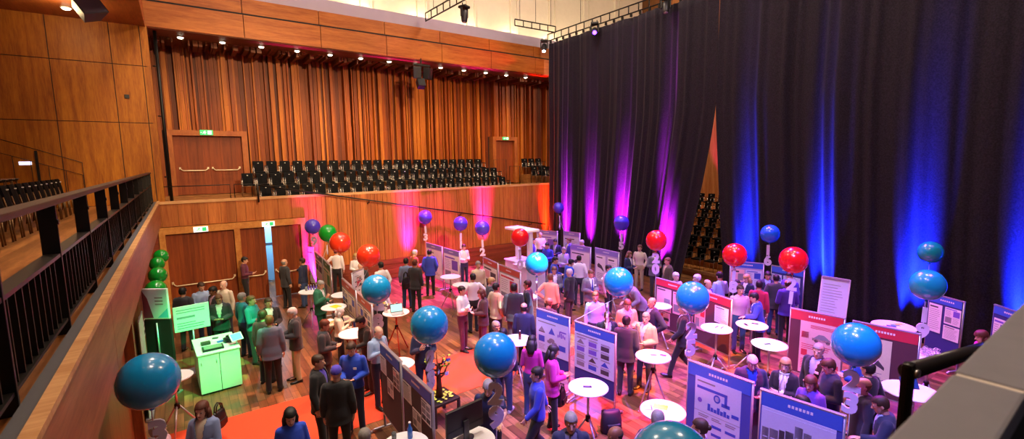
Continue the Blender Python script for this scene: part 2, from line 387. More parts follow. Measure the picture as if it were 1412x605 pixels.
# right wall and far side of the hall behind the drapes
b = MB(); b.box((26.8, -3, 0), (27.0, D2+1, 16.2))
rnd = random.Random(9); y = -3
while y < D+1:
    w = rnd.choice((.3, .45, .6)); b.box((26.78-rnd.choice((0, .04, .08)), y, 0), (26.85, y+w-.02, 9)); y += w
struct('wall_right', b, wood('far_wall_timber', '#a05a2c', '#c98a52', (6, 6, .4), .45, band=('Y', .4, .75)))
b = MB(); b.box((17.2, D, 0), (27, D+.2, ZB)); b.box((17.4, D+.02, ZB-.3), (27, D2+.2, ZB)); struct('wall_right_return', b, W_LOW)
b = MB()
for k in range(7): b.box((17.6+.95*k, 9.0, 0), (26.8, 18.6, .24+.32*k))
struct('floor_tiers', b, wood('tier_wood', '#9c5d2c', '#c98848', (4, .6, 4), .4))
b = MB(); b.box((17.56, 9.0, .16), (17.62, 18.6, .30)); struct('trim_9', b, W_CURB)
# ================================================================ WHO STANDS WHERE
PSPEC = []
LEANS = {'lean': .62, 'table': .16}
def q(hx, hy, face, pose, sex, hair, hc, skin, top, tc, sc, tr, label, h=None, feet=None, extra=''):
    h = h or (1.75 if sex == 'm' else 1.66); ln = LEANS.get(pose, 0)
    p = at(hx, hy, h*(.92 + .835*math.cos(ln))/1.755); p.z = 0
    if feet: p = at(feet[0], feet[1], 0)
    c = Vector((-p.x, -p.y, 0)).normalized(); ang = math.atan2(c.y, c.x) + math.radians(face)
    if ln and not feet: p -= Vector((math.cos(ang), math.sin(ang), 0))*(.83*math.sin(ln)*h/1.755)
    PSPEC.append(dict(pos=p, label=label, args=(hx, hy, face, pose, sex, hair, hc, skin, top, tc, sc, tr, label, h), extra=extra))
# --- by the green lit counter
q(267, 403, 150, 'stand', 'm', 'short', 'k', 'l', 'coat', 'DG', 'W', 'DG', 'man in a long dark grey coat seen from behind, left of the green panel', feet=(262, 482))
q(277, 389, 20, 'hold', 'm', 'short', 'b', 'l', 'shirt', 'LB', 'W', 'N', 'man in a light blue shirt at the closed door, behind the green panel')
q(295, 394, -60, 'hold', 'm', 'short', 'k', 'd', 'jacket', 'DG', 'PK', 'K', 'man in a dark suit with pale pink shirt, in the group by the door')
q(305, 387, -40, 'stand', 'm', 'bald', 'w', 'p', 'shirt', 'CR', 'W', 'DG', 'bald man in a cream shirt at the back of the door group')
q(301, 412, -10, 'hold', 'm', 'crop', 'n', 'l', 'jacket', 'DG', 'W', 'K', 'man in a dark suit lit green, right behind the counter panel', h=1.70, extra='g')
q(324, 406, 120, 'stand', 'm', 'short', 'g', 'l', 'shirt', 'T', 'W', 'N', 'grey haired man in a teal shirt, at the back of the green lit circle', h=1.72)
q(334, 411, 60, 'cross', 'm', 'short', 'n', 'l', 'sweater', 'T', 'W', 'DG', 'man in a teal sweater with folded arms beside the counter')
q(356, 409, 10, 'talk', 'm', 'short', 'b', 'l', 'jacket', 'K', 'W', 'K', 'man in a black jacket facing the balcony in the green lit circle')
q(362, 428, 150, 'stand', 'm', 'short', 'b', 'l', 'sweater', 'MA', 'W', 'K', 'man in a maroon sweater with his back turned, behind the grey jacket', h=1.72)
q(372, 437, 175, 'stand', 'm', 'short', 'n', 'l', 'jacket', 'SL', 'W', 'K', 'man in a grey blue jacket seen squarely from behind', feet=(379, 540))
q(403, 428, -85, 'hold', 'm', 'short', 'w', 'p', 'jacket', 'DG', 'W', 'KH', 'white haired man in a dark jacket and beige trousers', feet=(412, 524))
q(343, 365, 80, 'hold', 'm', 'short', 'k', 'l', 'shirt', 'MA', 'W', 'K', 'man in a maroon shirt standing alone before the door bar', feet=(341, 420))
q(393, 362, 120, 'stand', 'm', 'bald', 'g', 'l', 'jacket', 'DG', 'W', 'K', 'balding man in a dark suit in front of the white logo board', feet=(398, 425))
q(420, 359, -120, 'point', 'm', 'short', 'b', 'l', 'sweater', 'N', 'W', 'JE', 'man in a navy sweater and jeans reaching out at the logo board', feet=(420, 423))
# --- tables with red lit legs
q(451, 406, 60, 'read', 'm', 'crop', 'g', 'l', 'jacket', 'GN', 'W', 'GN', 'man in a green jacket with bowed head at a red legged table', feet=(449, 470))
q(466, 424, 95, 'read', 'f', 'bob', 'w', 'p', 'shirt', 'CR', 'W', 'K', 'cream shirted person with bowed head at the low laptop table', h=1.58)
q(445, 441, 80, 'hold', 'm', 'short', 'r', 'l', 'jacket', 'DG', 'G', 'K', 'man in a charcoal jacket left of the nearest red legged table', h=1.70)
q(466, 347, 170, 'hip', 'm', 'short', 'k', 'l', 'shirt', 'W', 'W', 'K', 'man in a white shirt and black trousers beneath the scarlet balloon', feet=(467, 404))
q(490, 349, 10, 'hold', 'f', 'bob', 'y', 'p', 'shirt', 'W', 'W', 'DG', 'blond person in white between the two scarlet balloons')
q(497, 362, -20, 'hold', 'm', 'bald', 'n', 'l', 'jacket', 'DG', 'W', 'K', 'balding man in dark jacket left of the second scarlet balloon', h=1.68)
q(525, 361, -150, 'back', 'm', 'short', 'k', 'l', 'shirt', 'W', 'W', 'K', 'white shirted man partly hidden by the second scarlet balloon', h=1.80)
q(531, 399, 165, 'pocket', 'm', 'short', 'b', 'l', 'shirt', 'LV', 'W', 'K', 'man in a lavender shirt and dark trousers under the 8 balloon', feet=(527, 474))
q(505, 441, -70, 'table', 'm', 'short', 'k', 'm', 'sweater', 'K', 'W', 'K', 'man in black leaning to the nearest red legged table', feet=(511, 540))
# --- by the magenta wall
q(571, 344, 120, 'hold', 'm', 'crop', 'w', 'p', 'sweater', 'OR', 'W', 'DG', 'grey haired man in an orange sweater near the magenta wall')
q(568, 357, 150, 'stand', 'm', 'short', 'r', 'l', 'jacket', 'DG', 'G', 'DG', 'man in a dark grey suit behind the backpack wearer', h=1.78)
q(562, 371, 165, 'stand', 'm', 'short', 'k', 'l', 'shirt', 'BG', 'W', 'JE', 'man in a grey blue shirt carrying a dark shoulder bag', feet=(566, 426))
q(592, 345, 175, 'pocket', 'm', 'short', 'k', 'l', 'jacket', 'B', 'W', 'K', 'man in a blue suit facing the oval picture board', feet=(594, 407))
q(639, 336, 30, 'hold', 'm', 'short', 'b', 'l', 'shirt', 'W', 'W', 'N', 'man in a white shirt standing behind the pale lilac board', h=1.72)
q(648, 362, 20, 'stand', 'm', 'short', 'g', 'p', 'shirt', 'CR', 'W', 'K', 'grey haired man in a cream shirt right of the lilac boards')
q(652, 377, -160, 'hips', 'm', 'short', 'k', 'l', 'shirt', 'W', 'W', 'K', 'broad man in a white shirt with his back turned, by the round table', h=1.76)
q(640, 395, 60, 'cross', 'm', 'short', 'k', 'l', 'shirt', 'W', 'W', 'MA', 'man in a white shirt and maroon trousers with folded arms', feet=(641, 483), extra='b')
q(668, 397, -75, 'hold', 'f', 'bob', 'r', 'p', 'jacket', 'BR', 'PK', 'MA', 'woman in a dark brown jacket facing the man with folded arms', h=1.70)
q(678, 384, 100, 'hold', 'm', 'short', 'y', 'p', 'jacket', 'DG', 'W', 'DG', 'fair haired man in dark jacket before the brick red boards', h=1.76)
q(688, 392, 130, 'pocket', 'm', 'short', 'k', 'm', 'jacket', 'KH', 'W', 'K', 'man in a khaki jacket beside the broad dark suited back', h=1.73)
q(702, 388, 178, 'stand', 'm', 'short', 'k', 'l', 'jacket', 'DG', 'W', 'DG', 'broad man in a charcoal suit seen squarely from behind', h=1.80)
q(723, 388, -95, 'pocket', 'm', 'short', 'k', 'l', 'jacket', 'N', 'W', 'MA', 'man in a navy suit in profile at the red headed boards', h=1.77, extra='g')
# --- centre
q(695, 442, 30, 'pocket', 'm', 'short', 'g', 'l', 'sweater', 'N', 'W', 'K', 'grey haired man with glasses behind the 29 balloon', h=1.70, extra='g')
q(732, 423, 170, 'stand', 'm', 'bald', 'k', 'l', 'jacket', 'N', 'W', 'K', 'bald man in navy with his back turned, left of the diagram board', h=1.72)
q(754, 411, 150, 'table', 'm', 'bald', 'n', 'm', 'jacket', 'DG', 'W', 'K', 'bald man in dark jacket behind the diagram board')
q(766, 367, 15, 'hold', 'm', 'crop', 'n', 'l', 'jacket', 'G', 'W', 'DG', 'man in a grey jacket and white shirt facing the balcony, behind the beige sweater')
q(759, 377, 160, 'hip', 'm', 'short', 'n', 'l', 'sweater', 'BE', 'W', 'K', 'man in a beige sweater with one hand on his hip', h=1.76)
q(783, 376, -120, 'pocket', 'm', 'crop', 'w', 'p', 'jacket', 'K', 'W', 'DG', 'white haired man in a black jacket next to the beige sweater', feet=(783, 447))
q(803, 353, 178, 'pocket', 'm', 'short', 'k', 'l', 'shirt', 'W', 'W', 'DG', 'man in a white shirt seen from behind at the lilac machine board', feet=(798, 420))
q(814, 371, 30, 'hold', 'm', 'crop', 'n', 'l', 'jacket', 'G', 'W', 'K', 'man in a grey suit holding papers, right of the white shirted back', extra='bt')
q(835, 369, 60, 'stand', 'm', 'short', 'k', 'l', 'shirt', 'PK', 'W', 'K', 'man in a pink shirt partly hidden by the blue balloon', feet=(838, 440))
# --- violet corner
q(745, 320, 10, 'talk', 'm', 'bald', 'n', 'p', 'shirt', 'W', 'W', 'N', 'bald man in a white shirt in the violet lit corner')
q(734, 328, 80, 'stand', 'm', 'short', 'k', 'l', 'shirt', 'VI', 'W', 'N', 'violet lit man in profile, right of the white bar')
q(755, 334, -30, 'hold', 'm', 'short', 'k', 'l', 'shirt', 'B', 'W', 'N', 'violet lit man stooping below the bald man in white')
q(772, 329, -20, 'hold', 'm', 'short', 'k', 'l', 'jacket', 'N', 'LV', 'K', 'dark haired man in navy before the violet lit boards', h=1.72)
q(777, 340, 30, 'hold', 'm', 'crop', 'g', 'p', 'shirt', 'LV', 'W', 'N', 'man in a lavender shirt, second row of the violet lit corner')
q(783, 328, -60, 'stand', 'm', 'short', 'n', 'l', 'jacket', 'VI', 'W', 'K', 'man in a violet jacket below the board against the drapes', h=1.75)
q(799, 330, -70, 'hold', 'm', 'crop', 'w', 'l', 'shirt', 'LV', 'W', 'N', 'grey haired man rightmost in the violet lit corner', h=1.70)
q(763, 353, 70, 'hold', 'm', 'short', 'k', 'l', 'shirt', 'B', 'W', 'N', 'man in a blue shirt just right of the teal balloon')
q(783, 356, 120, 'table', 'm', 'short', 'k', 'l', 'jacket', 'RB', 'W', 'N', 'dark haired man in a bright blue jacket behind the white haired man')
# --- by the drapes
q(867, 346, 60, 'hold', 'f', 'long', 'n', 'p', 'jacket', 'N', 'W', 'K', 'long haired woman in navy in front of the drapes')
q(878, 344, -20, 'pocket', 'm', 'short', 'n', 'l', 'shirt', 'CR', 'W', 'KH', 'man in a cream shirt and khaki trousers before the drapes', feet=(881, 399))
q(907, 351, 30, 'hold', 'm', 'short', 'b', 'l', 'jacket', 'G', 'W', 'DG', 'man in a grey jacket below the 20 balloon', feet=(901, 408))
q(921, 355, -60, 'stand', 'm', 'short', 'n', 'l', 'jacket', 'OL', 'BE', 'DG', 'man in an olive jacket at the edge of the left drape')
q(937, 376, 40, 'stand', 'm', 'short', 'w', 'p', 'shirt', 'LV', 'W', 'N', 'white haired man behind the top edge of the maroon board, leftmost head')
q(959, 379, -70, 'stand', 'm', 'short', 'w', 'p', 'jacket', 'N', 'W', 'N', 'grey haired man behind the maroon board, middle head')
q(973, 384, 60, 'stand', 'm', 'bald', 'b', 'l', 'jacket', 'VI', 'W', 'N', 'balding man behind the maroon board, third head')
q(998, 376, -140, 'hold', 'm', 'short', 'k', 'l', 'shirt', 'LB', 'W', 'N', 'man in a light blue shirt behind the red header, below the 18 balloon')
# --- ring of men under the blue balloon
q(821, 402, 5, 'stand', 'm', 'crop', 'n', 'l', 'shirt', 'LB', 'W', 'N', 'man in a pale blue shirt walking toward the balcony, alone', h=1.76)
q(882, 393, -60, 'lean', 'm', 'crop', 'r', 'l', 'jacket', 'G', 'LV', 'DG', 'red haired man in grey bending forward in the ring of men', h=1.80)
q(869, 412, 20, 'hold', 'm', 'short', 'n', 'l', 'jacket', 'BE', 'PK', 'DG', 'man in a pinkish jacket with a lanyard in the ring of men', h=1.73)
q(895, 410, -55, 'hip', 'm', 'bald', 'n', 'l', 'jacket', 'N', 'LB', 'DG', 'balding man in a navy jacket and blue shirt, hand on hip', h=1.77)
q(847, 432, 15, 'hold', 'm', 'crop', 'n', 'l', 'jacket', 'DG', 'W', 'DG', 'man in a dark grey suit at the left of the ring of men', h=1.70)
q(889, 431, -30, 'talk', 'm', 'crop', 'g', 'p', 'jacket', 'BE', 'W', 'DG', 'man in a beige jacket with a hand on the round table', h=1.72)
q(864, 444, 170, 'stand', 'm', 'short', 'k', 'l', 'jacket', 'DG', 'W', 'DG', 'man in a dark suit with his back to the balcony, beside the picture grid board', feet=(864, 543))
q(939, 432, -90, 'walk', 'm', 'short', 'r', 'l', 'jacket', 'K', 'W', 'K', 'man in black walking past the maroon board under the 25 balloon', feet=(940, 520))
# --- blue board group
q(1021, 393, 20, 'stand', 'm', 'short', 'b', 'l', 'shirt', 'PK', 'W', 'JE', 'man in a pink shirt and jeans behind the blue suited man', h=1.76)
q(1040, 404, -80, 'table', 'm', 'short', 'k', 'l', 'jacket', 'B', 'W', 'N', 'man in a blue suit leaning on a round bar table', h=1.72, extra='b')
q(1041, 386, 170, 'stand', 'm', 'short', 'k', 'l', 'shirt', 'RD', 'W', 'DG', 'man in a crimson shirt seen from behind', h=1.73)
q(1065, 385, 178, 'pocket', 'm', 'crop', 'k', 'l', 'jacket', 'DG', 'W', 'JE', 'man in a dark jacket and jeans seen squarely from behind', feet=(1067, 462))
q(1086, 385, -160, 'hold', 'm', 'bald', 'b', 'm', 'jacket', 'VI', 'W', 'K', 'man in a violet jacket behind the hanging number 21', h=1.75)
q(1064, 374, 10, 'hold', 'm', 'short', 'k', 'l', 'jacket', 'N', 'LB', 'N', 'dark haired man facing the balcony below the 16 balloon', h=1.70)
q(1089, 375, -30, 'hold', 'm', 'short', 'k', 'l', 'jacket', 'VI', 'W', 'N', 'dark haired man in front of the yellow sheet board', h=1.72)
q(1031, 378, -40, 'hold', 'f', 'long', 'y', 'p', 'jacket', 'N', 'W', 'N', 'blond woman in front of the pink collage board')
q(1017, 385, 60, 'stand', 'm', 'short', 'k', 'l', 'jacket', 'K', 'W', 'K', 'man with black hair at the left end of the pink collage board', h=1.66)
# --- behind the near boards
q(1041, 487, 15, 'read', 'm', 'crop', 'w', 'p', 'jacket', 'N', 'RB', 'DG', 'white haired man in a dark suit and blue shirt reading a folder', h=1.76)
q(1081, 495, -10, 'cross', 'f', 'bob', 'y', 'p', 'jacket', 'K', 'W', 'K', 'blond woman in black with a pale scarf', extra='c')
q(1133, 477, -30, 'talk', 'm', 'crop', 'g', 'p', 'jacket', 'K', 'LV', 'K', 'grey haired man in a black zip jacket in front of the car poster', h=1.78, extra='b')
q(1118, 516, -20, 'hold', 'f', 'bob', 'r', 'p', 'sweater', 'PU', 'W', 'K', 'brown haired woman in a purple cardigan with a name badge', h=1.64, extra='b')
q(1107, 546, 80, 'stand', 'f', 'bob', 'k', 'm', 'sweater', 'BR', 'W', 'K', 'dark haired woman whose head just shows over the skyline board', h=1.58)
q(1156, 490, -60, 'read', 'm', 'short', 'b', 'l', 'sweater', 'N', 'LB', 'DG', 'man in a slate blue sweater looking at his hands, left of number 23', h=1.76)
q(1186, 499, -120, 'pocket', 'm', 'short', 'k', 'l', 'jacket', 'K', 'W', 'K', 'person in a black leather jacket behind the big 23 balloon', h=1.70)
q(1223, 479, -75, 'hold', 'm', 'short', 'k', 'l', 'jacket', 'RB', 'W', 'K', 'man in a bright blue jacket before the red headed drawing board', h=1.77)
q(1192, 521, -70, 'stand', 'm', 'bald', 'n', 'l', 'jacket', 'DG', 'W', 'DG', 'bald man in a white shirt and dark vest beside number 23', h=1.73)
q(1216, 546, -80, 'table', 'm', 'crop', 'b', 'l', 'jacket', 'N', 'LB', 'N', 'man with thinning hair in a navy suit at the bottom right', h=1.73)
q(1357, 456, -60, 'hold', 'f', 'wavy', 'r', 'l', 'sweater', 'MG', 'W', 'K', 'woman in magenta half hidden by the grey ledge, far right', h=1.62)
# --- nearest rows
q(271, 557, -30, 'cross', 'f', 'long', 'r', 'p', 'jacket', 'BG', 'CR', 'JE', 'woman with long brown hair and a grey blue jacket on the red carpet', h=1.66)
q(224, 579, 60, 'stand', 'm', 'short', 'w', 'p', 'sweater', 'PK', 'W', 'G', 'white haired man behind the hanging number 3', h=1.66)
q(399, 561, 5, 'hold', 'f', 'long', 'k', 'p', 'sweater', 'RB', 'W', 'JE', 'woman in a bright blue hooded top on the red carpet')
q(507, 588, 170, 'stand', 'm', 'crop', 'g', 'l', 'shirt', 'LV', 'W', 'K', 'grey haired head at the bottom edge, left of the dark felt boards', h=1.68)
q(791, 570, 5, 'stand', 'm', 'short', 'g', 'l', 'jacket', 'N', 'G', 'K', 'grey haired man in a dark jacket looking up at the bottom edge')
q(845, 587, -60, 'stand', 'm', 'bald', 'k', 'd', 'sweater', 'DG', 'W', 'K', 'balding man at the bottom edge, right of the grey haired one', h=1.70)
q(912, 566, 175, 'table', 'm', 'short', 'g', 'l', 'jacket', 'N', 'W', 'N', 'man in a navy suit seen from behind at the yellow sheet table', h=1.74)
q(962, 578, -100, 'stand', 'f', 'bun', 'b', 'p', 'shirt', 'LV', 'W', 'K', 'woman with tied back hair beside the near chart board', h=1.66)
q(442, 491, 70, 'stand', 'm', 'crop', 'b', 'l', 'jacket', 'K', 'VI', 'K', 'man in a black jacket at the left of the three on the carpet', h=1.78)
q(458, 502, 172, 'stand', 'm', 'cap', 'b', 'l', 'jacket', 'K', 'W', 'K', 'man with violet cap seen from behind on the carpet', h=1.74)
q(486, 479, -20, 'hold', 'm', 'short', 'b', 'l', 'sweater', 'RB', 'W', 'N', 'man in a bright blue sweater on the carpet', feet=(492, 594), extra='b')
q(547, 458, 40, 'read', 'm', 'bald', 'g', 'p', 'shirt', 'LB', 'W', 'N', 'bald man in a light blue shirt bowed behind the dark felt boards', h=1.72)
q(570, 459, 10, 'read', 'm', 'crop', 'g', 'l', 'sweater', 'N', 'W', 'N', 'man in navy bowed behind the dark felt boards, under the 28 balloon', h=1.72, extra='b')
q(673, 523, -10, 'table', 'm', 'short', 'g', 'l', 'tee', 'N', 'W', 'N', 'man in a dark t-shirt at the computer monitor', h=1.72)
q(700, 466, 165, 'stand', 'm', 'short', 'k', 'l', 'sweater', 'N', 'W', 'JE', 'person in jeans and sneakers hidden by the 29 balloon', feet=(704, 566), extra='s')
q(720, 476, 170, 'hold', 'f', 'long', 'k', 'm', 'shirt', 'MG', 'W', 'JE', 'dark haired woman in a magenta blouse and jeans, back turned', feet=(724, 574), extra='s')
q(741, 506, -80, 'walk', 'm', 'short', 'k', 'l', 'sweater', 'B', 'W', 'K', 'man in a blue top hurrying past the women in magenta', h=1.70)
q(757, 489, 100, 'hold', 'f', 'long', 'k', 'm', 'jacket', 'MG', 'K', 'K', 'woman in a magenta jacket holding papers, black bag at her side', feet=(759, 592))
# ================================================================ DRAPES
VELVET = None
def velvet():
    mt, nt, bs = _new('dark_velvet')
    tc = nt.nodes.new('ShaderNodeTexCoord'); mp = nt.nodes.new('ShaderNodeMapping'); mp.inputs['Scale'].default_value = (30, 30, 30)
    nt.links.new(tc.outputs['Object'], mp.inputs['Vector'])
    nz = nt.nodes.new('ShaderNodeTexNoise'); nz.inputs['Scale'].default_value = 1; nz.inputs['Detail'].default_value = 4; nt.links.new(mp.outputs['Vector'], nz.inputs['Vector'])
    rp = nt.nodes.new('ShaderNodeValToRGB'); rp.color_ramp.elements[0].color = (.008, .0055, .012, 1); rp.color_ramp.elements[1].color = (.020, .0145, .028, 1)
    rp.color_ramp.elements[0].position = .35; rp.color_ramp.elements[1].position = .65
    nt.links.new(nz.outputs['Fac'], rp.inputs['Fac']); nt.links.new(rp.outputs['Color'], bs.inputs['Base Color'])
    bs.inputs['Roughness'].default_value = .85; bs.inputs['Sheen Weight'].default_value = .12; bs.inputs['Sheen Roughness'].default_value = .4
    bs.inputs['Specular IOR Level'].default_value = .2
    return mt
VELVET = velvet()
ZTOP = 10.85
def drape(name, label, ytop0, ytop1, ybot0, ybot1, power, seed):
    """gathered cloth: y(s,z) runs between an upper and a lower span, folds run down its length"""
    rnd = random.Random(seed); ns, nz_ = int(abs(ytop1-ytop0)*44), 34
    fr = [(rnd.uniform(1.2, 1.9), rnd.uniform(0, 6.28), .055), (rnd.uniform(3.0, 4.2), rnd.uniform(0, 6.28), .030), (rnd.uniform(6.5, 8.5), rnd.uniform(0, 6.28), .024), (rnd.uniform(11, 14), rnd.uniform(0, 6.28), .012)]
    V = []
    for side in (0, 1):
        for i in range(nz_+1):
            t = i/nz_; z = .025 + (ZTOP-.025)*t
            k = max(0, 1-z/6.9)**power
            for j in range(ns+1):
                s = j/ns; y = (ytop0+(ytop1-ytop0)*s)*(1-k) + (ybot0+(ybot1-ybot0)*s)*k
                L = s*abs(ytop1-ytop0); amp = .8 + .35*math.sin(L*.9+seed) + .25*(1-t)
                x = XC + amp*sum(a*math.sin(f*L*2+p+.12*math.sin(z*.6+p)) for f, p, a in fr) + .05*noise.noise((L*.7, z*.25, seed)) + (.012 if side else 0)
                V.append((x, y, z))
    W = ns+1; F = []; off = (nz_+1)*W
    for i in range(nz_):
        for j in range(ns):
            a = i*W+j; F.append((a, a+1, a+1+W, a+W)); F.append((off+a, off+a+W, off+a+1+W, off+a+1))
    for i in range(nz_):
        F.append((i*W, (i+1)*W, off+(i+1)*W, off+i*W)); a = i*W+ns; F.append((a, off+a, off+a+W, a+W))
    for j in range(ns):
        F.append((j, off+j, off+j+1, j+1)); a = nz_*W+j; F.append((a, a+1, off+a+1, off+a))
    me = bpy.data.meshes.new(name); me.from_pydata(V, [], F); me.polygons.foreach_set('use_smooth', [True]*len(F)); me.update(); me.materials.append(VELVET)
    o = link(name, me); tag(o, label, 'curtain'); return o
drape('stage_drape', 'tall dark velvet drape nearest the wooden back wall, its free edge swept aside', 18.92, 9.70, 18.92, 10.95, 1.25, 2)
drape('stage_drape', 'wide dark velvet drape on the right lit with blue streaks', 9.66, -1.5, 9.02, -1.5, 1.1, 5)

# ================================================================ TRUSSES AND STAGE LAMPS
def truss(name, label, a, b, h=.32, step=.52):
    a, b = Vector(a), Vector(b); t = thing(name, label, 'truss', a); L = (b-a).length; d = (b-a).normalized()
    m1 = MB(); m1.tube([(0,0,0), d*L], .03, 8); m1.build('bottom_chord', BLACKM, t)
    m2 = MB(); m2.tube([(0,0,h), d*L+Vector((0,0,h))], .03, 8); m2.build('top_chord', BLACKM, t)
    n = max(2, int(L/step))
    for k in range(n+1):
        m3 = MB(); p = d*(L*k/n); m3.tube([p, p+Vector((0, 0, h))], .026, 6); m3.build('rung', BLACKM, t)
    for f in (.12, .5, .88):
        m4 = MB(); p = d*(L*f); m4.tube([p+Vector((0, 0, h)), Vector((p.x, p.y, 16.15-a.z))], .012, 5); m4.build('ceiling_mount', BLACKM, t)
    return t
TZ = ZTOP+.16
truss('lighting_truss', 'long black ladder truss carrying the dark drapes', (XC, 19.05, TZ), (XC, -1.0, TZ))
_p1, _p2 = at(587, 29, 10.95), at(655, -8, 10.95)
truss('lighting_truss', 'short black ladder truss above the wooden balcony, end in the air', _p1, _p1+(_p2-_p1)*1.6)
truss('lighting_truss', 'black ladder truss running across to the corner of the drapes', at(710, 35, 11.25), Vector((XC-.12, at(710,35,11.25).y-.1, 11.25)), .28, .45)
b = MB()
for k in range(42): b.box((XC-.05, 18.8-.47*k-.03, ZTOP+.006), (XC+.05, 18.8-.47*k+.03, TZ-.03))
tag(b.build('curtain_hooks', BLACKM), 'row of curtain hooks along the foot of the drape truss', 'hook', kind='stuff')
for i, (px, py, x) in enumerate(((655, 2, 9.62), (762, 10, 13.9), (774, 5, XC))):
    pass
def moving_head(label, loc, pan, tilt, lens_mat):
    t = thing('moving_head_lamp', label, 'stage lamp', loc, pan)
    b = MB(); b.rbox((-.17, -.17, -.10), (.17, .17, 0), .03); b.tube([(-.1, 0, 0), (-.1, 0, .09)], .025, 8); b.tube([(.1, 0, 0), (.1, 0, .09)], .025, 8); b.build('ceiling_mount', BLACKP, t)
    b = MB(); b.rbox((-.19, -.05, -.42), (-.14, .05, -.09), .015); b.rbox((.14, -.05, -.42), (.19, .05, -.09), .015); b.build('yoke', BLACKP, t)
    M = Matrix.Translation((0, 0, -.36)) @ Matrix.Rotation(tilt, 4, 'X')
    b = MB(); rows = [(.20, .09, .09), (.16, .125, .125), (-.02, .135, .135), (-.20, .115, .115), (-.24, .10, .10)]
    rs = [[M @ Vector((rx*math.cos(2*PI*j/20), ry*math.sin(2*PI*j/20), z)) for j in range(20)] for z, rx, ry in rows]; b.rings(rs, 20, 0, True)
    h = b.build('lamp_head', plain('lamp_shell', '#2b2a30', .4, .2), t)
    b = MB(); rs = [[M @ Vector((r_*math.cos(2*PI*j/20), r_*math.sin(2*PI*j/20), z)) for j in range(20)] for z, r_ in ((-.235, .088), (-.255, .08), (-.262, .03))]; b.rings(rs, 20, 0, True)
    b.build('lens', lens_mat, h)
    return t
LENS_V = plain('lens_violet', '#5a30ff', .2, emit='#4a20ff', es=22)
LENS_W = plain('lens_cool', '#bcd8ff', .2, emit='#cfe2ff', es=8)
LENS_O = plain('lens_off', '#b8b4b0', .15, .3)
moving_head('moving head lamp with a violet beam, on the drape truss', (XC-.32, atX(820, 40, XC-.32).y, TZ-.0), -.8, -1.05, LENS_V)
moving_head('moving head lamp with a pale blue lens, at the drape corner', (XC-.35, 18.9, TZ-.03), -.8, -.55, LENS_W)
moving_head('unlit moving head lamp at the top of the drape', (XC-.32, atX(918, 12, XC-.32).y, TZ+.05), -.8, -.25, LENS_O)
moving_head('unlit moving head lamp hanging from the short truss', tuple(at(640, 8, 10.92)), .4, .02, LENS_O)
for l, p in (('black hanging bar joining lamp and drape truss, violet lamp', (XC-.32, atX(820, 40, XC-.32).y)),):
    pass

# ================================================================ SPEAKERS
def cab(b, M, w, d, h, mi=0):
    b.rbox((-w/2, -d/2, -h/2), (w/2, d/2, h/2), .02, mi, M)
GRILLE = plain('speaker_grille', '#1d1b20', .6, .3, scale=120, var=.5)
CAB = plain('speaker_cabinet', '#17161a', .5)
t = thing('speaker_cluster', 'cluster of three black loudspeakers hanging under the back fascia', 'speaker', (8.75, 18.85, 8.6))
for k, (dx, dz, rz, rx) in enumerate(((-.28, .18, -.35, .12), (.34, .16, .6, .12), (-.12, -.42, -.1, -.55))):
    M = Matrix.Scale(.76, 4) @ Matrix.Translation((dx, -.04*k, dz)) @ Matrix.Rotation(rz, 4, 'Z') @ Matrix.Rotation(rx, 4, 'X')
    b = MB(); cab(b, M, .42, .36, .62 if k < 2 else .5); c = b.build('cabinet', CAB, t)
    b = MB(); hh = .27 if k < 2 else .21; b.rbox((-.18, -.195, -hh), (.18, -.178, hh), .008, 0, M); b.build('grille', GRILLE, c)
b = MB(); b.tube([(0, .05, .3), (0, .05, .74)], .03, 8); b.rbox((-.35, .0, .42), (.4, .1, .5), .01); b.build('ceiling_mount', BLACKM, t)
sp = at(122, 13, 8.95)
t = thing('wall_speaker', 'grey loudspeaker hanging from the ceiling over the side balcony', 'speaker', sp)
M = Matrix.Scale(.86, 4) @ Matrix.Rotation(.55, 4, 'Z') @ Matrix.Rotation(-.35, 4, 'Y') @ Matrix.Rotation(-.45, 4, 'X')
b = MB(); b.prism([(-.34, -.22), (.34, -.22), (.22, .22), (-.22, .22)], -.26, .26, 0, M); b.build('cabinet', plain('grey_cabinet', '#45424a', .5), t)
b = MB(); b.rbox((-.31, -.24, -.23), (.31, -.215, .23), .01, 0, M); b.build('grille', plain('grey_grille', '#5a5864', .6, .2, scale=150, var=.4), t)
b = MB(); b.tube([(.05, 0, .2), (.05, 0, ZS-sp.z)], .03, 8); b.build('ceiling_mount', BLACKM, t)

# ================================================================ DOWNLIGHTS, SIGNS
LAMP_ON = plain('lamp_glow', '#fff2d8', .3, emit='#fff0d0', es=9)
RIMW = plain('lamp_rim', '#d8d0c4', .4)
xs_dl = [.41 + 1.228*k for k in range(13)]
for k, x in enumerate(xs_dl):
    t = thing('downlight', 'small round downlight in the soffit over the back balcony, %s from the left' % ORD[k], 'light', (x, 20.0, ZS), 0, 'downlights in the back soffit')
    b = MB(); b.disc((0, 0), .11, -.03, 0, 20, 0, .008); b.build('rim', RIMW, t)
    b = MB(); b.ball((0, 0, -.03), (.085, .085, .04), 14, 6); b.build('lens', LAMP_ON, t)
p = at(91, 10, ZS)
t = thing('downlight', 'round downlight in the soffit over the side balcony, beside the grey speaker', 'light', p)
b = MB(); b.disc((0, 0), .13, -.03, 0, 20, 0, .008); b.build('rim', RIMW, t)
b = MB(); b.ball((0, 0, -.03), (.10, .10, .045), 14, 6); b.build('lens', LAMP_ON, t)
SIGN_G = plain('exit_green', '#1f9a52', .4, emit='#26a85e', es=.9)
SIGN_W = plain('exit_white', '#f2fff4', .4, emit='#f4fff6', es=.55)
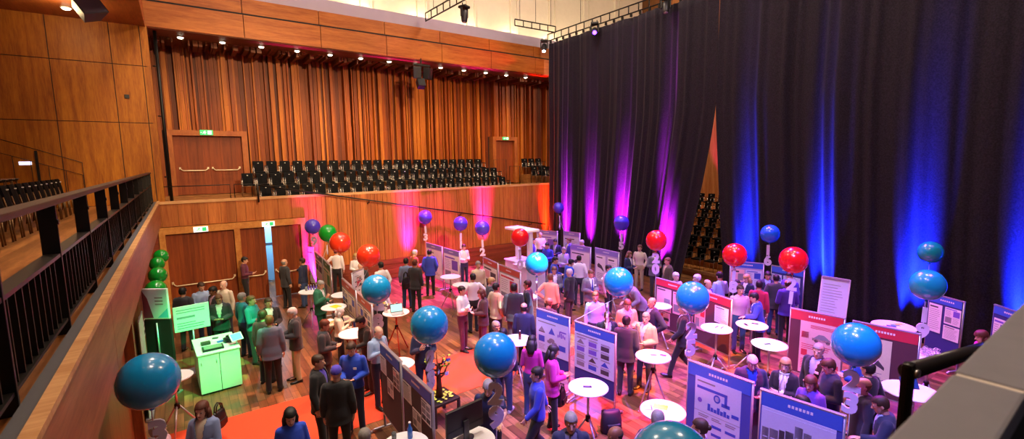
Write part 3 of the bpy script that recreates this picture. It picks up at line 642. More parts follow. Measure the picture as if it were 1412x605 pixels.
def exit_sign(label, x, y, z, w=.42, h=.19, pale=False):
    t = thing('exit_sign', label, 'sign', (x, y, z))
    b = MB(); b.rbox((-w/2, -.05, -h/2), (w/2, 0, h/2), .008); b.build('housing', SIGN_W if pale else SIGN_G, t)
    b = MB(); mt = SIGN_G if pale else SIGN_W
    f = -.053
    b.box((.04, f, -h*.36), (.16, -.049, h*.36))                               # door
    b.ball((-.045, f, h*.27), (.016, .004, .016), 10, 5)                           # running figure
    for q in ([(-.05, h*.18), (-.065, -h*.06)], [(-.065, -h*.06), (-.035, -h*.2), (-.06, -h*.36)], [(-.065, -h*.06), (-.10, -h*.16), (-.135, -h*.16)], [(-.05, h*.14), (-.02, 0), (.0, h*.04)], [(-.05, h*.14), (-.09, h*.12), (-.10, -h*.02)]):
        b.tube([(a, f, c) for a, c in q], .009, 6)
    b.box((-.19, f, -.008), (-.15, -.049, .008))
    b.build('running_figure', mt, t)
exit_sign('green exit sign over the double door on the back balcony', atY(285, 187, D2-.34).x, D2-.32, 6.20)
exit_sign('small green exit sign over the right-hand balcony door', 14.8, D2-.32, 6.21, .40, .16)
exit_sign('pale exit sign on the beam over the closed left double door', atY(277, 317, D-.1).x, D-.06, 2.80, .42, .18, True)
exit_sign('pale exit sign on the beam above the bright door gap', atY(370, 308, D-.1).x, D-.06, 2.80, .42, .18, True)
b = MB(); b.rbox((-.13, -.02, -.045), (.13, 0, .045), .004); p = atY(35, 225, D-.03)
o = b.build('wall_lamp', plain('step_lamp', '#cfd6ff', .3, emit='#cdd4ff', es=1.6), None, (p.x, D-.025, p.z)); tag(o, 'small glowing step light on the end wall over the side balcony', 'light')
b = MB(); b.rbox((-.06, -.03, -.06), (.06, 0, .06), .01); p = atY(175, 133, D-.03); o = b.build('wall_socket', BLACKP, None, (p.x, D-.025, p.z)); tag(o, 'small black box on the veneer end wall', 'socket')
# internet sign on the side wall below the balcony
t = thing('paper_sign', 'white paper sign with dark lettering on the side wall under the balcony', 'sign', (-.935, 13.05, 1.35), PI/2)
b = MB(); b.rbox((-.34, -.008, -.16), (.34, 0, .16), .003); b.build('sheet', plain('paper_white', '#ece6e2', .7), t)
me = text_mb('Internet', .15, .004, .002); me.materials.append(plain('ink_dark', '#4a3038', .7)); link('lettering', me, t, (0, -.011, -.05))
b = MB(); b.box((-.13, -.0095, .06), (.17, -.0075, .085)); b.build('small_print', MATS['ink_dark'], t)
# dark conduit beside the end wall, thin pole across the balcony front
b = MB(); b.tube([(-.28, D+.40, ZB), (-.28, D+.40, ZS)], .05, 8)
for z in (4.6, 6.6, 8.2): b.tube([(-.28, D+.40, z), (-.42, D+.40, z)], .02, 6)
tag(b.build('cable_pole', BLACKM), 'black vertical pole at the corner between end wall and slatted wall', 'pole')
t = thing('handrail', 'long thin sloping handrail across the front of the back balcony', 'handrail', (0, D-.22, 0))
pl, pr = atY(355, 255, D-.22), atY(752, 309, D-.22)
b = MB(); b.tube([(pl.x, 0, pl.z), (pr.x, 0, pr.z)], .028, 8); b.build('rail', BLACKM, t)
for k, f in enumerate((.0, .3, .62, .93)):
    q = pl.lerp(pr, f); b = MB()
    b.tube([(q.x, 0, q.z), (q.x, .0, q.z-.1), (q.x, .19, q.z-.14)], .02, 6); b.ball((q.x, .19, q.z-.14), .035, 8, 6); b.build('bracket', BLACKM, t)
b = MB(); b.tube([(pl.x, 0, pl.z), (pl.x, 0, pl.z-.62)], .03, 8); b.build('post', BLACKM, t)

# ================================================================ AUDITORIUM CHAIRS
CH_BACK = plain('chair_upholstery_black', '#0d0c0e', .75, scale=90)
CH_BACK.node_tree.nodes['Principled BSDF'].inputs['Specular IOR Level'].default_value = .12
CH_FRAME = plain('chair_chrome', '#b9b2a8', .25, .9)
CH_PLATE = plain('chair_number_plate', '#e8e0d4', .5)
CH_WOOD = plain('chair_bronze_frame', '#6e5030', .35, .6)
def make_chair(name, label, wood_frame=False):
    """faces -Y; origin on the floor under the middle of the seat"""
    t = thing(name, label, 'chair'); fm = CH_WOOD if wood_frame else CH_FRAME
    b = MB(); rs = []
    for z, w, y, th in ((.40, .168, .195, .03), (.50, .178, .21, .045), (.68, .188, .235, .05), (.84, .194, .262, .045), (.885, .186, .272, .025)):
        rs.append([Vector((sx*w*cx_, y+sy*th/2*cy_ - .02*(1-abs(sx*cx_)), z)) for sx, sy, cx_, cy_ in ((-1,-1,1,1), (0,-1,0,1), (1,-1,1,1), (1,1,1,1), (0,1,0,1), (-1,1,1,1))])
    b.rings(rs, 6, 0, True, smooth=False); b.build('backrest', CH_BACK, t)
    b = MB(); b.rbox((-.20, -.23, .42), (.20, .205, .475), .02); b.build('seat', CH_BACK, t)
    b = MB()
    if wood_frame:
        for s in (-1, 1):
            b.tube([(s*.212, -.21, 0), (s*.205, -.20, .43)], .014, 6); b.tube([(s*.212, .26, 0), (s*.205, .19, .43), (s*.19, .23, .66)], .014, 6)
    if wood_frame: b.tube([(-.205, -.195, .425), (.205, -.195, .425)], .012, 6); b.tube([(-.205, .19, .425), (.205, .19, .425)], .012, 6); b.tube([(-.2, -.2, .425), (-.2, .19, .425)], .012, 6)
    for s in (-1, 1) if not wood_frame else ():
        b.tube([(s*.212, -.20, 0), (s*.212, -.19, .40), (s*.212, -.17, .66), (s*.212, .0, .68), (s*.212, .18, .66)], .013, 6)
        b.tube([(s*.212, .26, 0), (s*.212, .17, .42), (s*.212, .19, .66)], .013, 6)
        b.tube([(s*.212, -.19, .41), (s*.212, .17, .41)], .012, 6)
    b.tube([(-.212, -.19, .41), (.212, -.19, .41)], .012, 6); b.tube([(-.212, .17, .41), (.212, .17, .41)], .012, 6)
    b.build('frame', fm, t)
    for s in (-1, 1):
        b = MB()
        if wood_frame: b.rbox((s*.205-.014, -.25, .45), (s*.205+.014, .20, .485), .01); b.build('seat_rail', CH_FRAME, t)
        else: b.rbox((s*.212-.02, -.19, .675), (s*.212+.02, .12, .70), .01); b.build('armrest', BLACKP, t)
    b = MB(); b.box((-.018, .185, .79), (.018, .236, .812)); b.build('number_plate', CH_PLATE, t)
    return t
proto = make_chair('auditorium_chair', 'x')
used = False
def put_chair(loc, rz, label, group, src=proto):
    global used
    if src is proto and not used:
        used = True; proto.location = loc; proto.rotation_euler = (0, 0, rz); proto['label'] = label; proto['group'] = group; return proto
    return copy_thing(src, loc, rz, label, group)
rows = [('front', 2.62, 13.5, D+.42, 3.30, 0), ('middle', 2.12, 13.4, D+1.20, ZB, 0), ('top', 2.62, 12.8, D+1.98, ZB+.46, 0)]
for nm, x0, x1, y, z, rz in rows:
    n = int(round((x1-x0)/.492)); k = 0
    for i in range(n+1):
        x = x0+.492*i
        put_chair((x, y, z), 0, 'black auditorium chair, %s row of the long balcony block, %s from its left end' % (nm, ORD[k] if k < 24 else str(k)), 'chairs in the long balcony block'); k += 1
for nm, y, z, x0, n in (('front', D+.42, ZB, 16.2, 2), ('middle', D+1.15, ZB, 16.1, 3), ('top', D+1.98, ZB+.46, 16.05, 3)):
    for i in range(n): put_chair((x0+.5*i, y, z), 0, 'black chair, %s row of the short block beside the drape, %s from its left' % (nm, ORD[i]), 'chairs in the short balcony block')
proto_w = make_chair('auditorium_chair', 'bronze framed chair in the row along the side balcony rail, first from the veneer wall', True)
proto_w['group'] = 'chairs along the side balcony rail'
for i in range(15):
    y = 18.1-.56*i; lab = 'bronze framed chair in the row along the side balcony rail, %s from the veneer wall' % ORD[i]
    if i == 0: proto_w.location = (-2.55, y, ZB); proto_w.rotation_euler = (0, 0, PI/2)
    else: copy_thing(proto_w, (-2.55, y, ZB), PI/2, lab)
for i in range(8):
    y = 17.6-.56*i
    copy_thing(proto_w, (-3.75, y, ZB+.45), PI/2, 'black chair in the raised second row of the side balcony, %s from the veneer wall' % ORD[i], 'chairs in the raised second side row')
proto_b = make_chair('auditorium_chair', 'x', False)
first = True
for r_ in range(7):
    for c in range(6):
        y = 10.3+.62*c+.42*r_; loc = (18.05+.95*r_, y, .24+.32*r_)
        lab = 'black chair seen through the drape gap, %s tier up, %s from its right end' % (ORD[r_], ORD[c])
        if first: proto_b.location = loc; proto_b.rotation_euler = (0, 0, -PI/2); proto_b['label'] = lab; proto_b['group'] = 'tiered chairs behind the drapes'; first = False
        else: copy_thing(proto_b, loc, -PI/2, lab)

# ================================================================ RAILINGS
t = thing('balcony_railing', 'black metal railing with flat uprights along the side balcony edge', 'railing', (-.80, 0, 0))
b = MB(); b.rbox((-.055, -2.5, 4.72), (.055, D-.06, 4.765), .012); b.build('top_rail', wood('rail_wood_brown', '#2e1a12', '#4c3022', (6, .5, 6), .4), t)
b = MB(); b.box((-.045, -2.5, 4.345), (.045, D-.06, 4.37)); b.build('middle_rail', BLACKM, t)
b = MB(); b.box((-.04, -2.5, 3.865), (.04, D-.06, 3.885)); b.build('bottom_rail', BLACKM, t)
ys_post = [.45+1.4*k for k in range(14)]
for y in ys_post:
    b = MB(); b.rbox((-.05, y-.012, ZB), (.05, y+.012, 4.72), .004); b.rbox((-.052, y-.09, 3.82), (-.02, y+.09, 3.86), .004); b.tube([(.05, y, 4.6), (.058, y, 4.6)], .02, 8); b.build('post', BLACKM, t)
y = 1.85; kb = 0
while y < D-.3:
    if min(abs(y-p) for p in ys_post) > .05 and kb < 99:
        b = MB(); b.box((-.028, y-.006, 3.88), (.028, y+.006, 4.35)); b.build('baluster', BLACKM, t); kb += 1
    y += .14 if y < 9 else .21
t = thing('balcony_railing', 'thin dark rail in front of the double door on the back balcony', 'railing', (0, D+.10, ZB))
for xa, xb in ((-.5, 1.42), (1.55, 2.1)):
    b = MB(); b.tube([(xa, 0, .05), (xa, 0, .52), (xb, 0, .52), (xb, 0, .05)], .016, 6); b.build('rail_frame', BLACKM, t)
b = MB(); b.box((-.5, -.004, .05), (2.1, .004, .51)); 
t = thing('stair_railing', 'thin dark rail at the steps of the right balcony door', 'railing', (0, 0, 0))
for xa in (14.3, 15.75):
    b = MB(); b.tube([(xa, D+.3, ZB), (xa, D+.3, ZB+.95), (xa, D+1.2, ZB+.95), (xa, D+1.2, ZB)], .018, 6); b.build('rail_frame', BLACKM, t)
b = MB(); b.tube([(13.9, D2-.5, ZB), (13.9, D2-.5, ZB+1.3), (14.7, D2-.5, ZB+1.3), (14.7, D2-.5, ZB)], .018, 6); b.build('rail_frame', BLACKM, t)
t = thing('stair_railing', 'thin stepped handrail rising along the end wall of the side balcony', 'railing', (0, D-.10, 0))
ra, rb = Vector((-5.2, 0, 6.25)), Vector((-2.36, 0, 5.10)); b = MB(); b.tube([ra, rb, (-2.36, 0, ZB+.0)], .010, 6); b.build('rail', BLACKM, t)
b = MB(); b.tube([(-5.2, 0, 5.85), (-2.36, 0, 4.72)], .008, 6); b.build('lower_rail', BLACKM, t)
for k in range(8):
    x = -4.9+.36*k; f = (x+5.2)/2.84; zt = 5.85-f*1.13; b = MB(); b.tube([(x, 0, zt), (x, 0, max(ZB+.02, zt-.75))], .007, 6); b.build('baluster', BLACKM, t)
b = MB(); b.box((-3.36, -.012, ZB+.45), (-3.30, .012, 5.45)); b.build('post', BLACKM, t)
# ---- the camera's own balcony: grey ledge and black stair rail
GREYL = plain('grey_ledge', '#7c7c86', .75, scale=14, var=.10, bump=.15)
b = MB(); b.rbox((.25, .105, 4.56), (1.135, .20, 4.60), .006); b.rbox((1.15, .02, 4.56), (5.0, .20, 4.60), .006)
struct('trim_10', b, GREYL)
b = MB(); b.box((1.132, .11, 4.57), (1.153, .196, 4.597)); struct('trim_11', b, plain('pale_joint', '#d8cfc4', .5))
b = MB(); b.box((.3, .125, 3.55), (5.0, .18, 4.56)); b.box((-.5, -1.5, 3.4), (5.2, .62, 3.55)); struct('floor_camera_balcony', b, DARK)  # shade in the gap behind the ledge put into the black core
t = thing('stair_handrail', 'black round handrail on a flat post beside the grey ledge', 'handrail', (0, .45, 0))
h0, h1 = atY(1252, 512, .45), atY(1352, 481, .45); h1 = h0+(h1-h0)*1.8
b = MB(); b.tube([h0-Vector((0,.45,0)), h1-Vector((0,.45,0))], .028, 16); b.build('rail', plain('satin_black', '#48454a', .28, .6), t)
b = MB(); b.rbox((h0.x-.02, -.016, 3.55), (h0.x+.028, .016, h0.z+.03), .012); b.build('post', BLACKM, t)
b = MB(); b.tube([(h0.x+.004, -.016, h0.z), (h0.x+.004, -.03, h0.z)], .014, 12); b.build('bolt', STEEL, t)
# ================================================================ POSTER BOARDS
ALU = plain('board_aluminium', '#b6b2bc', .35, .7)
PANELS = {
 'brown': plain('felt_brown_grey', '#5c4650', .85), 'blue': plain('felt_blue', '#4a4fae', .8), 'white': plain('panel_white', '#e9e4ea', .6), 'lilac': plain('panel_lilac', '#b9aed6', .7),
 'maroon': plain('felt_maroon', '#5e3342', .85), 'grey': plain('panel_warm_grey', '#a59a94', .7), 'navy': plain('felt_navy', '#34357f', .8)}
HEADS = {'blue': plain('header_blue', '#3f66d8', .5), 'red': plain('header_red', '#d8304a', .5), 'orange': plain('header_brick', '#c4503e', .5), 'green': plain('header_green', '#4f8a58', .5), 'lilac': plain('header_lilac', '#8e83d0', .5), 'white': plain('header_white', '#ece8ee', .5)}
PAPER = plain('poster_paper', '#f1ebf2', .55); PAPER_P = plain('poster_pink', '#efb9c4', .55); PAPER_B = plain('poster_pale_blue', '#cfd4f6', .55); PAPER_C = plain('poster_cream', '#e8dcc0', .55)
INK = plain('poster_ink', '#8d8797', .6); INK_D = plain('poster_dark', '#4c4450', .6); ACC_B = plain('poster_blue', '#3e56c8', .55); ACC_R = plain('poster_red', '#d23a52', .55); ACC_V = plain('poster_violet', '#7b5fd0', .55); ACC_O = plain('poster_orange', '#e08a2c', .55); ACC_Y = plain('poster_yellow', '#e6c23a', .55); ACC_G = plain('poster_green', '#5a9a66', .55)
PM = [PAPER, INK, ACC_B, ACC_R, ACC_V, INK_D, PAPER_P, PAPER_B, PAPER_C, ACC_O, ACC_Y, ACC_G]
F0 = -.034
def poster(parent, x, z, w, h, style, seed=1, paper=0, acc=2, f=F0):
    """a printed sheet fixed to a board, its print raised a hair above the paper"""
    rnd = random.Random(seed); b = MB(); b.box((x, f, z), (x+w, f+.006, z+h), paper)
    g = f-.0015
    def r(u0, v0, u1, v1, mi): b.box((x+w*u0, g, z+h*v0), (x+w*u1, f+.001, z+h*v1), mi)
    def tri(u0, v0, u1, v1, mi):
        b.add([(x+w*u0, g, z+h*v0), (x+w*u1, g, z+h*v0), (x+w*(u0+u1)/2, g, z+h*v1)], [(0, 1, 2)], mi)
    def blob(u, v, ru, rv, mi): b.add([(x+w*(u+ru*math.cos(a*PI/8)), g, z+h*(v+rv*math.sin(a*PI/8))) for a in range(16)], [tuple(range(16))], mi)
    def lines(u0, u1, v0, v1, n, mi=1):
        for k in range(n):
            v = v1-(v1-v0)*(k+.5)/n; r(u0, v-.006, u0+(u1-u0)*rnd.uniform(.7, 1), v+.006, mi)
    if style == 'text':
        r(.08, .88, .7, .93, 5); lines(.08, .92, .08, .84, 11)
    elif style == 'mixed':
        r(.06, .9, .75, .95, acc); lines(.06, .46, .5, .86, 6); r(.54, .52, .94, .86, acc); lines(.54, .94, .08, .46, 6); r(.06, .1, .46, .44, 1)
    elif style == 'diagram':
        r(.06, .90, .62, .93, 1); tri(.40, .62, .60, .82, acc); r(.08, .60, .28, .63, 5); tri(.08, .63, .28, .78, 1)
        for k in range(5): r(.68+.05*k, .60+.02*(k % 2), .715+.05*k, .68+.03*((k*3) % 4), 4)
        r(.74, .76, .94, .80, 4); r(.08, .32, .27, .50, acc); blob(.5, .44, .09, .06, 1); blob(.42, .38, .07, .05, 1); blob(.58, .36, .08, .05, 1); r(.72, .22, .92, .38, acc)
        lines(.08, .3, .08, .26, 4); lines(.36, .64, .08, .24, 4)
    elif style == 'grid':
        r(.05, .93, .6, .96, 1)
        for i in range(3):
            for j in range(4):
                mi = rnd.choice((acc, 1, 1, 4, 5)); u = .06+.31*i; v = .08+.21*j
                if rnd.random() < .6: r(u, v, u+.2, v+.12, mi)
                else: tri(u, v, u+.2, v+.13, mi)
                lines(u, u+.26, v+.135, v+.18, 2)
    elif style == 'chart':
        r(.05, .93, .45, .95, 1); r(.05, .83, .72, .87, acc); r(.66, .70, .72, .87, acc); blob(.50, .76, .075, .06, acc); blob(.50, .76, .045, .036, paper); r(.60, .68, .78, .73, acc)
        for k, hh in enumerate((.1, .06, .05, .09, .06, .08, .05)): r(.30+.07*k, .55, .36+.07*k, .55+hh, acc)
        blob(.12, .66, .05, .035, 4); r(.82, .58, .97, .63, acc); r(.0, .495, 1, .50, 1)
        for i in range(3):
            for j in range(3): r(.10+.3*i, .08+.12*j, .32+.3*i, .12+.12*j, acc)
            lines(.10+.3*i, .34+.3*i, .42, .47, 2)
    elif style == 'city':
        r(.0, .0, 1, .96, 7)
        u = .02
        while u < .95:
            ww = rnd.uniform(.06, .14); top = rnd.uniform(.55, .94); mi = rnd.choice((1, 5, 5, 1)); r(u, .02, u+ww, top, mi)
            for k in range(5):
                b.box((x+w*(u+ww*.15), g-.001, z+h*(top*(.25+.14*k))), (x+w*(u+ww*.85), g, z+h*(top*(.25+.14*k)+.015)), 7)
            u += ww+.01
    elif style == 'car':
        r(0, .62, 1, .86, 6); r(.04, .68, .22, .80, 3); r(.80, .60, .98, .84, 3); lines(.25, .95, .88, .95, 3, 3)
        r(.30, .66, .78, .71, 5); b.add([(x+w*u, g-.001, z+h*v) for u, v in ((.33, .70), (.75, .70), (.66, .75), (.58, .79), (.46, .79), (.40, .75))], [tuple(range(6))], 1)
        blob(.40, .66, .05, .03, 5); blob(.68, .66, .05, .03, 5)
        r(.05, .34, .20, .46, 3); r(.42, .33, .60, .42, 5); lines(.05, .95, .47, .58, 3, 3); lines(.05, .6, .08, .28, 6, 3); r(.66, .08, .95, .28, 3)
    elif style == 'logos':
        lines(.12, .5, .86, .92, 1, 5)
        for i in range(3):
            for j in range(3): r(.12+.29*i, .30+.18*j, .12+.29*i+rnd.uniform(.09, .16), .34+.18*j, rnd.choice((5, 5, 1)))
    elif style == 'photos':
        r(.05, .9, .6, .95, 5)
        for i in range(2):
            for j in range(3): r(.06+.47*i, .08+.28*j, .46+.47*i, .30+.28*j, rnd.choice((1, acc, 5, 6)))
    elif style == 'machine':
        r(.05, .9, .7, .94, 5); b.add([(x+w*u, g, z+h*v) for u, v in ((.15, .62), (.3, .70), (.62, .62), (.85, .46), (.85, .40), (.55, .50), (.2, .54))], [tuple(range(7))], 5)
        lines(.1, .9, .1, .34, 6)
    elif style == 'oval':
        blob(.5, .55, .30, .25, 1); blob(.5, .55, .22, .18, 5); blob(.5, .55, .12, .10, paper); lines(.1, .9, .08, .24, 4); r(.1, .88, .5, .93, 1)
    return b.build('poster', PM, parent)
BOARDS = []
def board(label, a, c, panel, header, posters, hh=.17, z0=.34, z1=1.70, group=None, wide_feet=True, name='poster_board'):
    a, c = Vector((a[0], a[1], 0)), Vector((c[0], c[1], 0)); d = c-a; W = d.length
    t = thing(name, label, 'board', a, math.atan2(d.y, d.x), group)
    b = MB(); b.box((.02, -.026, z0), (W-.02, .026, z1)); b.build('panel', PANELS[panel], t)
    for zr in (z0, z1): b = MB(); b.rbox((0, -.03, zr-.012), (W, .03, zr+.012), .006); b.build('frame_rail', ALU, t)
    BOARDS.append((a.copy(), c.copy(), z1))
    if header:
        b = MB(); b.box((.03, -.031, z1-hh-.012), (W-.03, -.026, z1-.014), 0)
        for k in range(7): b.box((W*.36+.045*k, -.0325, z1-hh*.62), (W*.36+.045*k+.03, -.030, z1-hh*.42), 1)
        b.build('header', [HEADS[header], PAPER if header != 'white' else INK], t)
    for x in (.015, W-.015):
        b = MB(); b.tube([(x, 0, .06), (x, 0, z1+.015)], .022, 10); b.build('post', ALU, t)
        b = MB(); b.tube([(x, -.25, .045), (x, -.20, .06), (x, .20, .06), (x, .25, .045)], .022, 8); b.ball((x, -.25, .03), .03, 8, 6); b.ball((x, .25, .03), .03, 8, 6); b.build('foot', ALU, t)
    for k, pz in enumerate(posters):
        x, z, w, h, st = pz[:5]; pap = pz[5] if len(pz) > 5 else 0; acc = pz[6] if len(pz) > 6 else 2
        poster(t, x*W, z0+z*(z1-z0), w*W, h*(z1-z0), st, int(a.x*31+a.y*17+k*7), pap, acc)
    return t
def two(tl, tr): return at(tl[0], tl[1], 1.71), at(tr[0], tr[1], 1.71)
full = lambda st, pap=0, acc=2: [(.05, .05, .90, .78, st, pap, acc)]
CHECK = [(.03, .62, .30, .23, 'text'), (.36, .40, .29, .22, 'mixed', 0, 1), (.68, .60, .29, .25, 'photos', 0, 1)]
def B(label, tl, tr, *ar, **kw):
    a, c = two(tl, tr); kw.setdefault('group', 'poster boards'); kw.pop('group'); return board(label, a, c, *ar, **kw)
B('tall white poster board of scattered dark logos in front of the door frame', (396, 340), (433, 343), 'white', None, full('logos'), z1=1.78)
B('poster board with green header next to the white logo board, behind a round table', (435, 346), (445, 355), 'grey', 'green', full('photos', 8, 11))
B('second poster board with green header, nearer than its twin beside the logo board', (446, 356), (456, 366), 'grey', 'green', full('mixed', 8, 11))
B('poster board with brick red header, farther of the pair by the laptop tables', (472, 383), (491, 400), 'grey', 'orange', [(.04, .44, .42, .38, 'photos', 8), (.52, .44, .42, .38, 'mixed', 8), (.04, .04, .42, .36, 'text', 8), (.52, .04, .42, .36, 'mixed', 8)])
B('poster board with brick red header, nearer of the pair by the laptop tables', (493, 402), (513, 420), 'grey', 'orange', [(.04, .44, .42, .38, 'mixed', 8), (.52, .44, .42, .38, 'photos', 8), (.04, .04, .42, .36, 'mixed', 8), (.52, .04, .42, .36, 'text', 8)])
B('pale board with lilac header and oval picture under the 13 balloon', (588, 334), (610, 340), 'white', 'lilac', full('oval', 0, 4))
B('pale board with lilac header under the 11 balloon, person behind it', (612, 341), (634, 347), 'white', 'lilac', full('mixed', 0, 4))
B('pale grey board with brick red header, farther of the pair in mid hall', (667, 354), (687, 363), 'grey', 'orange', full('photos', 0, 3))
B('pale grey board with brick red header, nearer of the pair in mid hall', (689, 364), (718, 375), 'grey', 'orange', full('mixed', 0, 3))
B('violet lit board at the far corner of the drapes beside the white bar', (740, 316), (769, 319), 'lilac', 'lilac', full('mixed', 7, 4))
B('violet lit board against the drapes, second from the corner', (777, 318), (800, 321), 'lilac', 'lilac', full('text', 7, 4))
B('lilac board showing a dark machine, behind the man in the white shirt', (787, 336), (815, 341), 'lilac', 'lilac', full('machine', 0, 4))
B('lilac board with two pale posters below the 15 balloon', (821, 341), (854, 348), 'lilac', 'lilac', [(.06, .1, .4, .72, 'machine', 0, 4), (.56, .1, .38, .72, 'text', 0, 4)])
a, c = two((905, 382), (957, 396)); mid = two((957, 396), (1010, 413))
board('maroon board with red header and three columns of posters, farther half', a, c, 'maroon', 'red', [(.05, .36, .40, .47, 'photos', 6, 3), (.50, .38, .42, .44, 'mixed', 6, 3), (.08, .08, .35, .26, 'photos', 6, 3)])
board('maroon board with red header and one small poster, in front of the seated rows gap', mid[0]+(mid[1]-mid[0])*.06, mid[1], 'maroon', 'red', [(.02, .25, .30, .5, 'mixed', 6, 3), (.58, .52, .36, .30, 'text', 0, 3)])
B('blue board with a pink collage below the 16 balloon', (1007, 359), (1054, 363), 'lilac', 'blue', [(.04, .1, .40, .72, 'photos', 6, 4), (.48, .42, .46, .4, 'mixed', 7, 2), (.48, .05, .46, .33, 'photos', 7, 2)])
B('blue board with a yellow sheet below the 21 balloon', (1064, 365), (1110, 373), 'navy', 'blue', [(.05, .4, .3, .42, 'photos', 7, 2), (.4, .62, .5, .2, 'text', 7, 2), (.55, .36, .3, .2, 'text', 10, 10), (.4, .06, .5, .26, 'mixed', 7, 2)])
B('large board with red header and a pink car poster', (1090, 426), (1166, 441), 'maroon', 'red', [(.22, .03, .76, .82, 'car', 6, 3)], z1=1.74, hh=.2)
B('board with red header and pale drawing, behind the blue 23 balloon', (1176, 444), (1270, 463), 'maroon', 'red', [(.06, .10, .56, .72, 'machine', 8, 3)], z1=1.74, hh=.2)
B('blue board with two white sheets below the 19 balloon', (1282, 403), (1331, 416), 'navy', 'blue', [(.06, .34, .38, .5, 'text'), (.52, .55, .44, .29, 'mixed', 0, 4), (.52, .28, .44, .24, 'text')])
B('blue headed board farthest right, partly hidden by the grey ledge', (1372, 419), (1418, 434), 'navy', 'blue', [(.08, .2, .4, .6, 'mixed', 0, 4), (.54, .2, .4, .6, 'text', 0, 4)])
B('blue headed board with triangle diagrams, farther of the central pair', (740, 424), (786, 438), 'navy', 'blue', [(.02, .30, .96, .56, 'diagram', 7, 2)])
B('blue headed board with a grid of pictures, nearer of the central pair', (793, 442), (850, 460), 'navy', 'blue', [(.02, .30, .96, .56, 'grid', 7, 2)])
B('dark felt board with blue header and paper sheets, farther of the near pair', (525, 471), (553, 498), 'brown', 'blue', CHECK)
B('dark felt board with blue header and paper sheets, nearer of the near pair', (556, 503), (597, 541), 'brown', 'blue', CHECK)
B('near blue board showing charts and a bar row on a white poster', (949, 495), (1040, 527), 'blue', 'blue', [(.15, .02, .70, .84, 'chart', 7, 2)], hh=.2)
B('near blue board showing a black and white city skyline', (1049, 535), (1167, 573), 'blue', 'blue', [(.04, .04, .88, .80, 'city', 7, 2)], hh=.2)
# pop-up picture board near the red headed pair
B('small white board with an orange and red square picture', (485, 380), (501, 373), 'white', None, [(.05, .05, .9, .9, 'logos'), (.3, .45, .42, .36, 'photos', 9, 3)], z0=.9, z1=1.78)
# flip chart
p0, p1 = at(1129, 384, 1.86), at(1149, 389, 1.86); p0.z = p1.z = 0
p0 += Vector((1.0, .35, 0)); p1 = p0+Vector((.32, -.62, 0))
p0 = at(1124, 447, .35); p0.z = 0; p1 = p0 + Vector((.05, -.68, 0))
d = p1-p0; t = thing('flip_chart', 'white flip chart on a grey easel in front of the blue lit drape', 'flip chart', p0, math.atan2(d.y, d.x)); W = d.length
MT = Matrix.Rotation(-.16, 4, 'X')
b = MB(); b.rbox((0, -.02, .62), (W, .02, 1.72), .008, 0, MT); b.build('board', PANELS['white'], t)
b = MB(); b.box((.03, -.03, .66), (W-.03, -.021, 1.62), 0, MT)
rnd = random.Random(4)
for k in range(11): b.box((.07, -.033, .76+.075*k), (.07+rnd.uniform(.3, .5), -.0305, .772+.075*k), 1, MT)
b.build('paper_pad', [PAPER_B, INK], t)
b = MB(); b.rbox((.02, -.05, 1.66), (W-.02, .03, 1.73), .01, 0, MT); b.build('clamp_bar', ALU, t)
for q in ([(.03, -.02, .0), (.05, .28, 1.7)], [(W-.03, -.02, .0), (W-.05, .28, 1.7)], [(W/2, .75, 0), (W/2, .30, 1.7)]):
    b = MB(); b.tube(q, .016, 8); b.build('leg', ALU, t)
# roll-up, tall picture stand, by the side wall
p0, p1 = Vector((-.86, 12.42, 0)), Vector((-.40, 12.12, 0)); d = p1-p0
t = thing('display_stand', 'tall dark display stand topped with a pale blue picture, by the side wall', 'stand', p0, math.atan2(d.y, d.x)); W = d.length
b = MB(); b.rbox((0, -.03, .08), (W, .03, 1.72), .01); b.build('panel', plain('stand_black', '#0e0a0a', .7), t)
b = MB(); b.rbox((W*.02, -.035, 1.74), (W*.98, .02, 2.40), .01); o = b.build('picture_panel', plain('picture_frame_white', '#dfe9ee', .5), t)
b = MB(); f = -.037; b.box((W*.04, f, 1.77), (W*.96, f+.004, 2.37), 0)
b.add([(W*.04, f-.001, 1.77), (W*.40, f-.001, 1.77), (W*.22, f-.001, 2.2), (W*.04, f-.001, 2.37)], [(0, 1, 2, 3)], 1); b.add([(W*.55, f-.001, 1.77), (W*.96, f-.001, 1.77), (W*.96, f-.001, 1.98)], [(0, 1, 2)], 2)
for k in range(3): b.box((W*.5, f-.001, 2.05+.07*k), (W*.8, f, 2.08+.07*k), 3)
b.build('picture', [plain('picture_sky', '#bfe0ea', .5), plain('picture_wine', '#7a3f52', .5), plain('picture_cyan', '#58b6d8', .5), INK], o)
b = MB(); b.tube([(W*.5, -.05, .05), (W*.5, -.05, 1.66)], .018, 8); b.build('pole', STEEL, t)
for x in (.1, W-.08):
    b = MB(); b.rbox((x-.04, -.36, 0), (x+.04, .2, .035), .01); b.tube([(x, -.32, .03), (x, -.03, .55)], .018, 8); b.build('foot', ALU, t)
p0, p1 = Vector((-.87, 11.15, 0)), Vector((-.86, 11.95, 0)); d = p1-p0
t = thing('rollup_banner', 'green lit white roll-up banner behind the dark stand by the side wall', 'banner', p0, math.atan2(d.y, d.x)); W = d.length
b = MB(); b.box((0, -.004, .07), (W, .004, 2.02)); b.build('sheet', plain('banner_green', '#c9ead2', .5), t)  # white sheet with the green light put into its colour
b = MB(); b.rbox((-.02, -.06, 0), (W+.02, .06, .07), .015); b.build('case', ALU, t)
b = MB(); b.rbox((0, -.012, 2.02), (W, .012, 2.045), .005); b.tube([(W/2, .02, .05), (W/2, .02, 2.03)], .01, 8); b.build('support_pole', ALU, t)

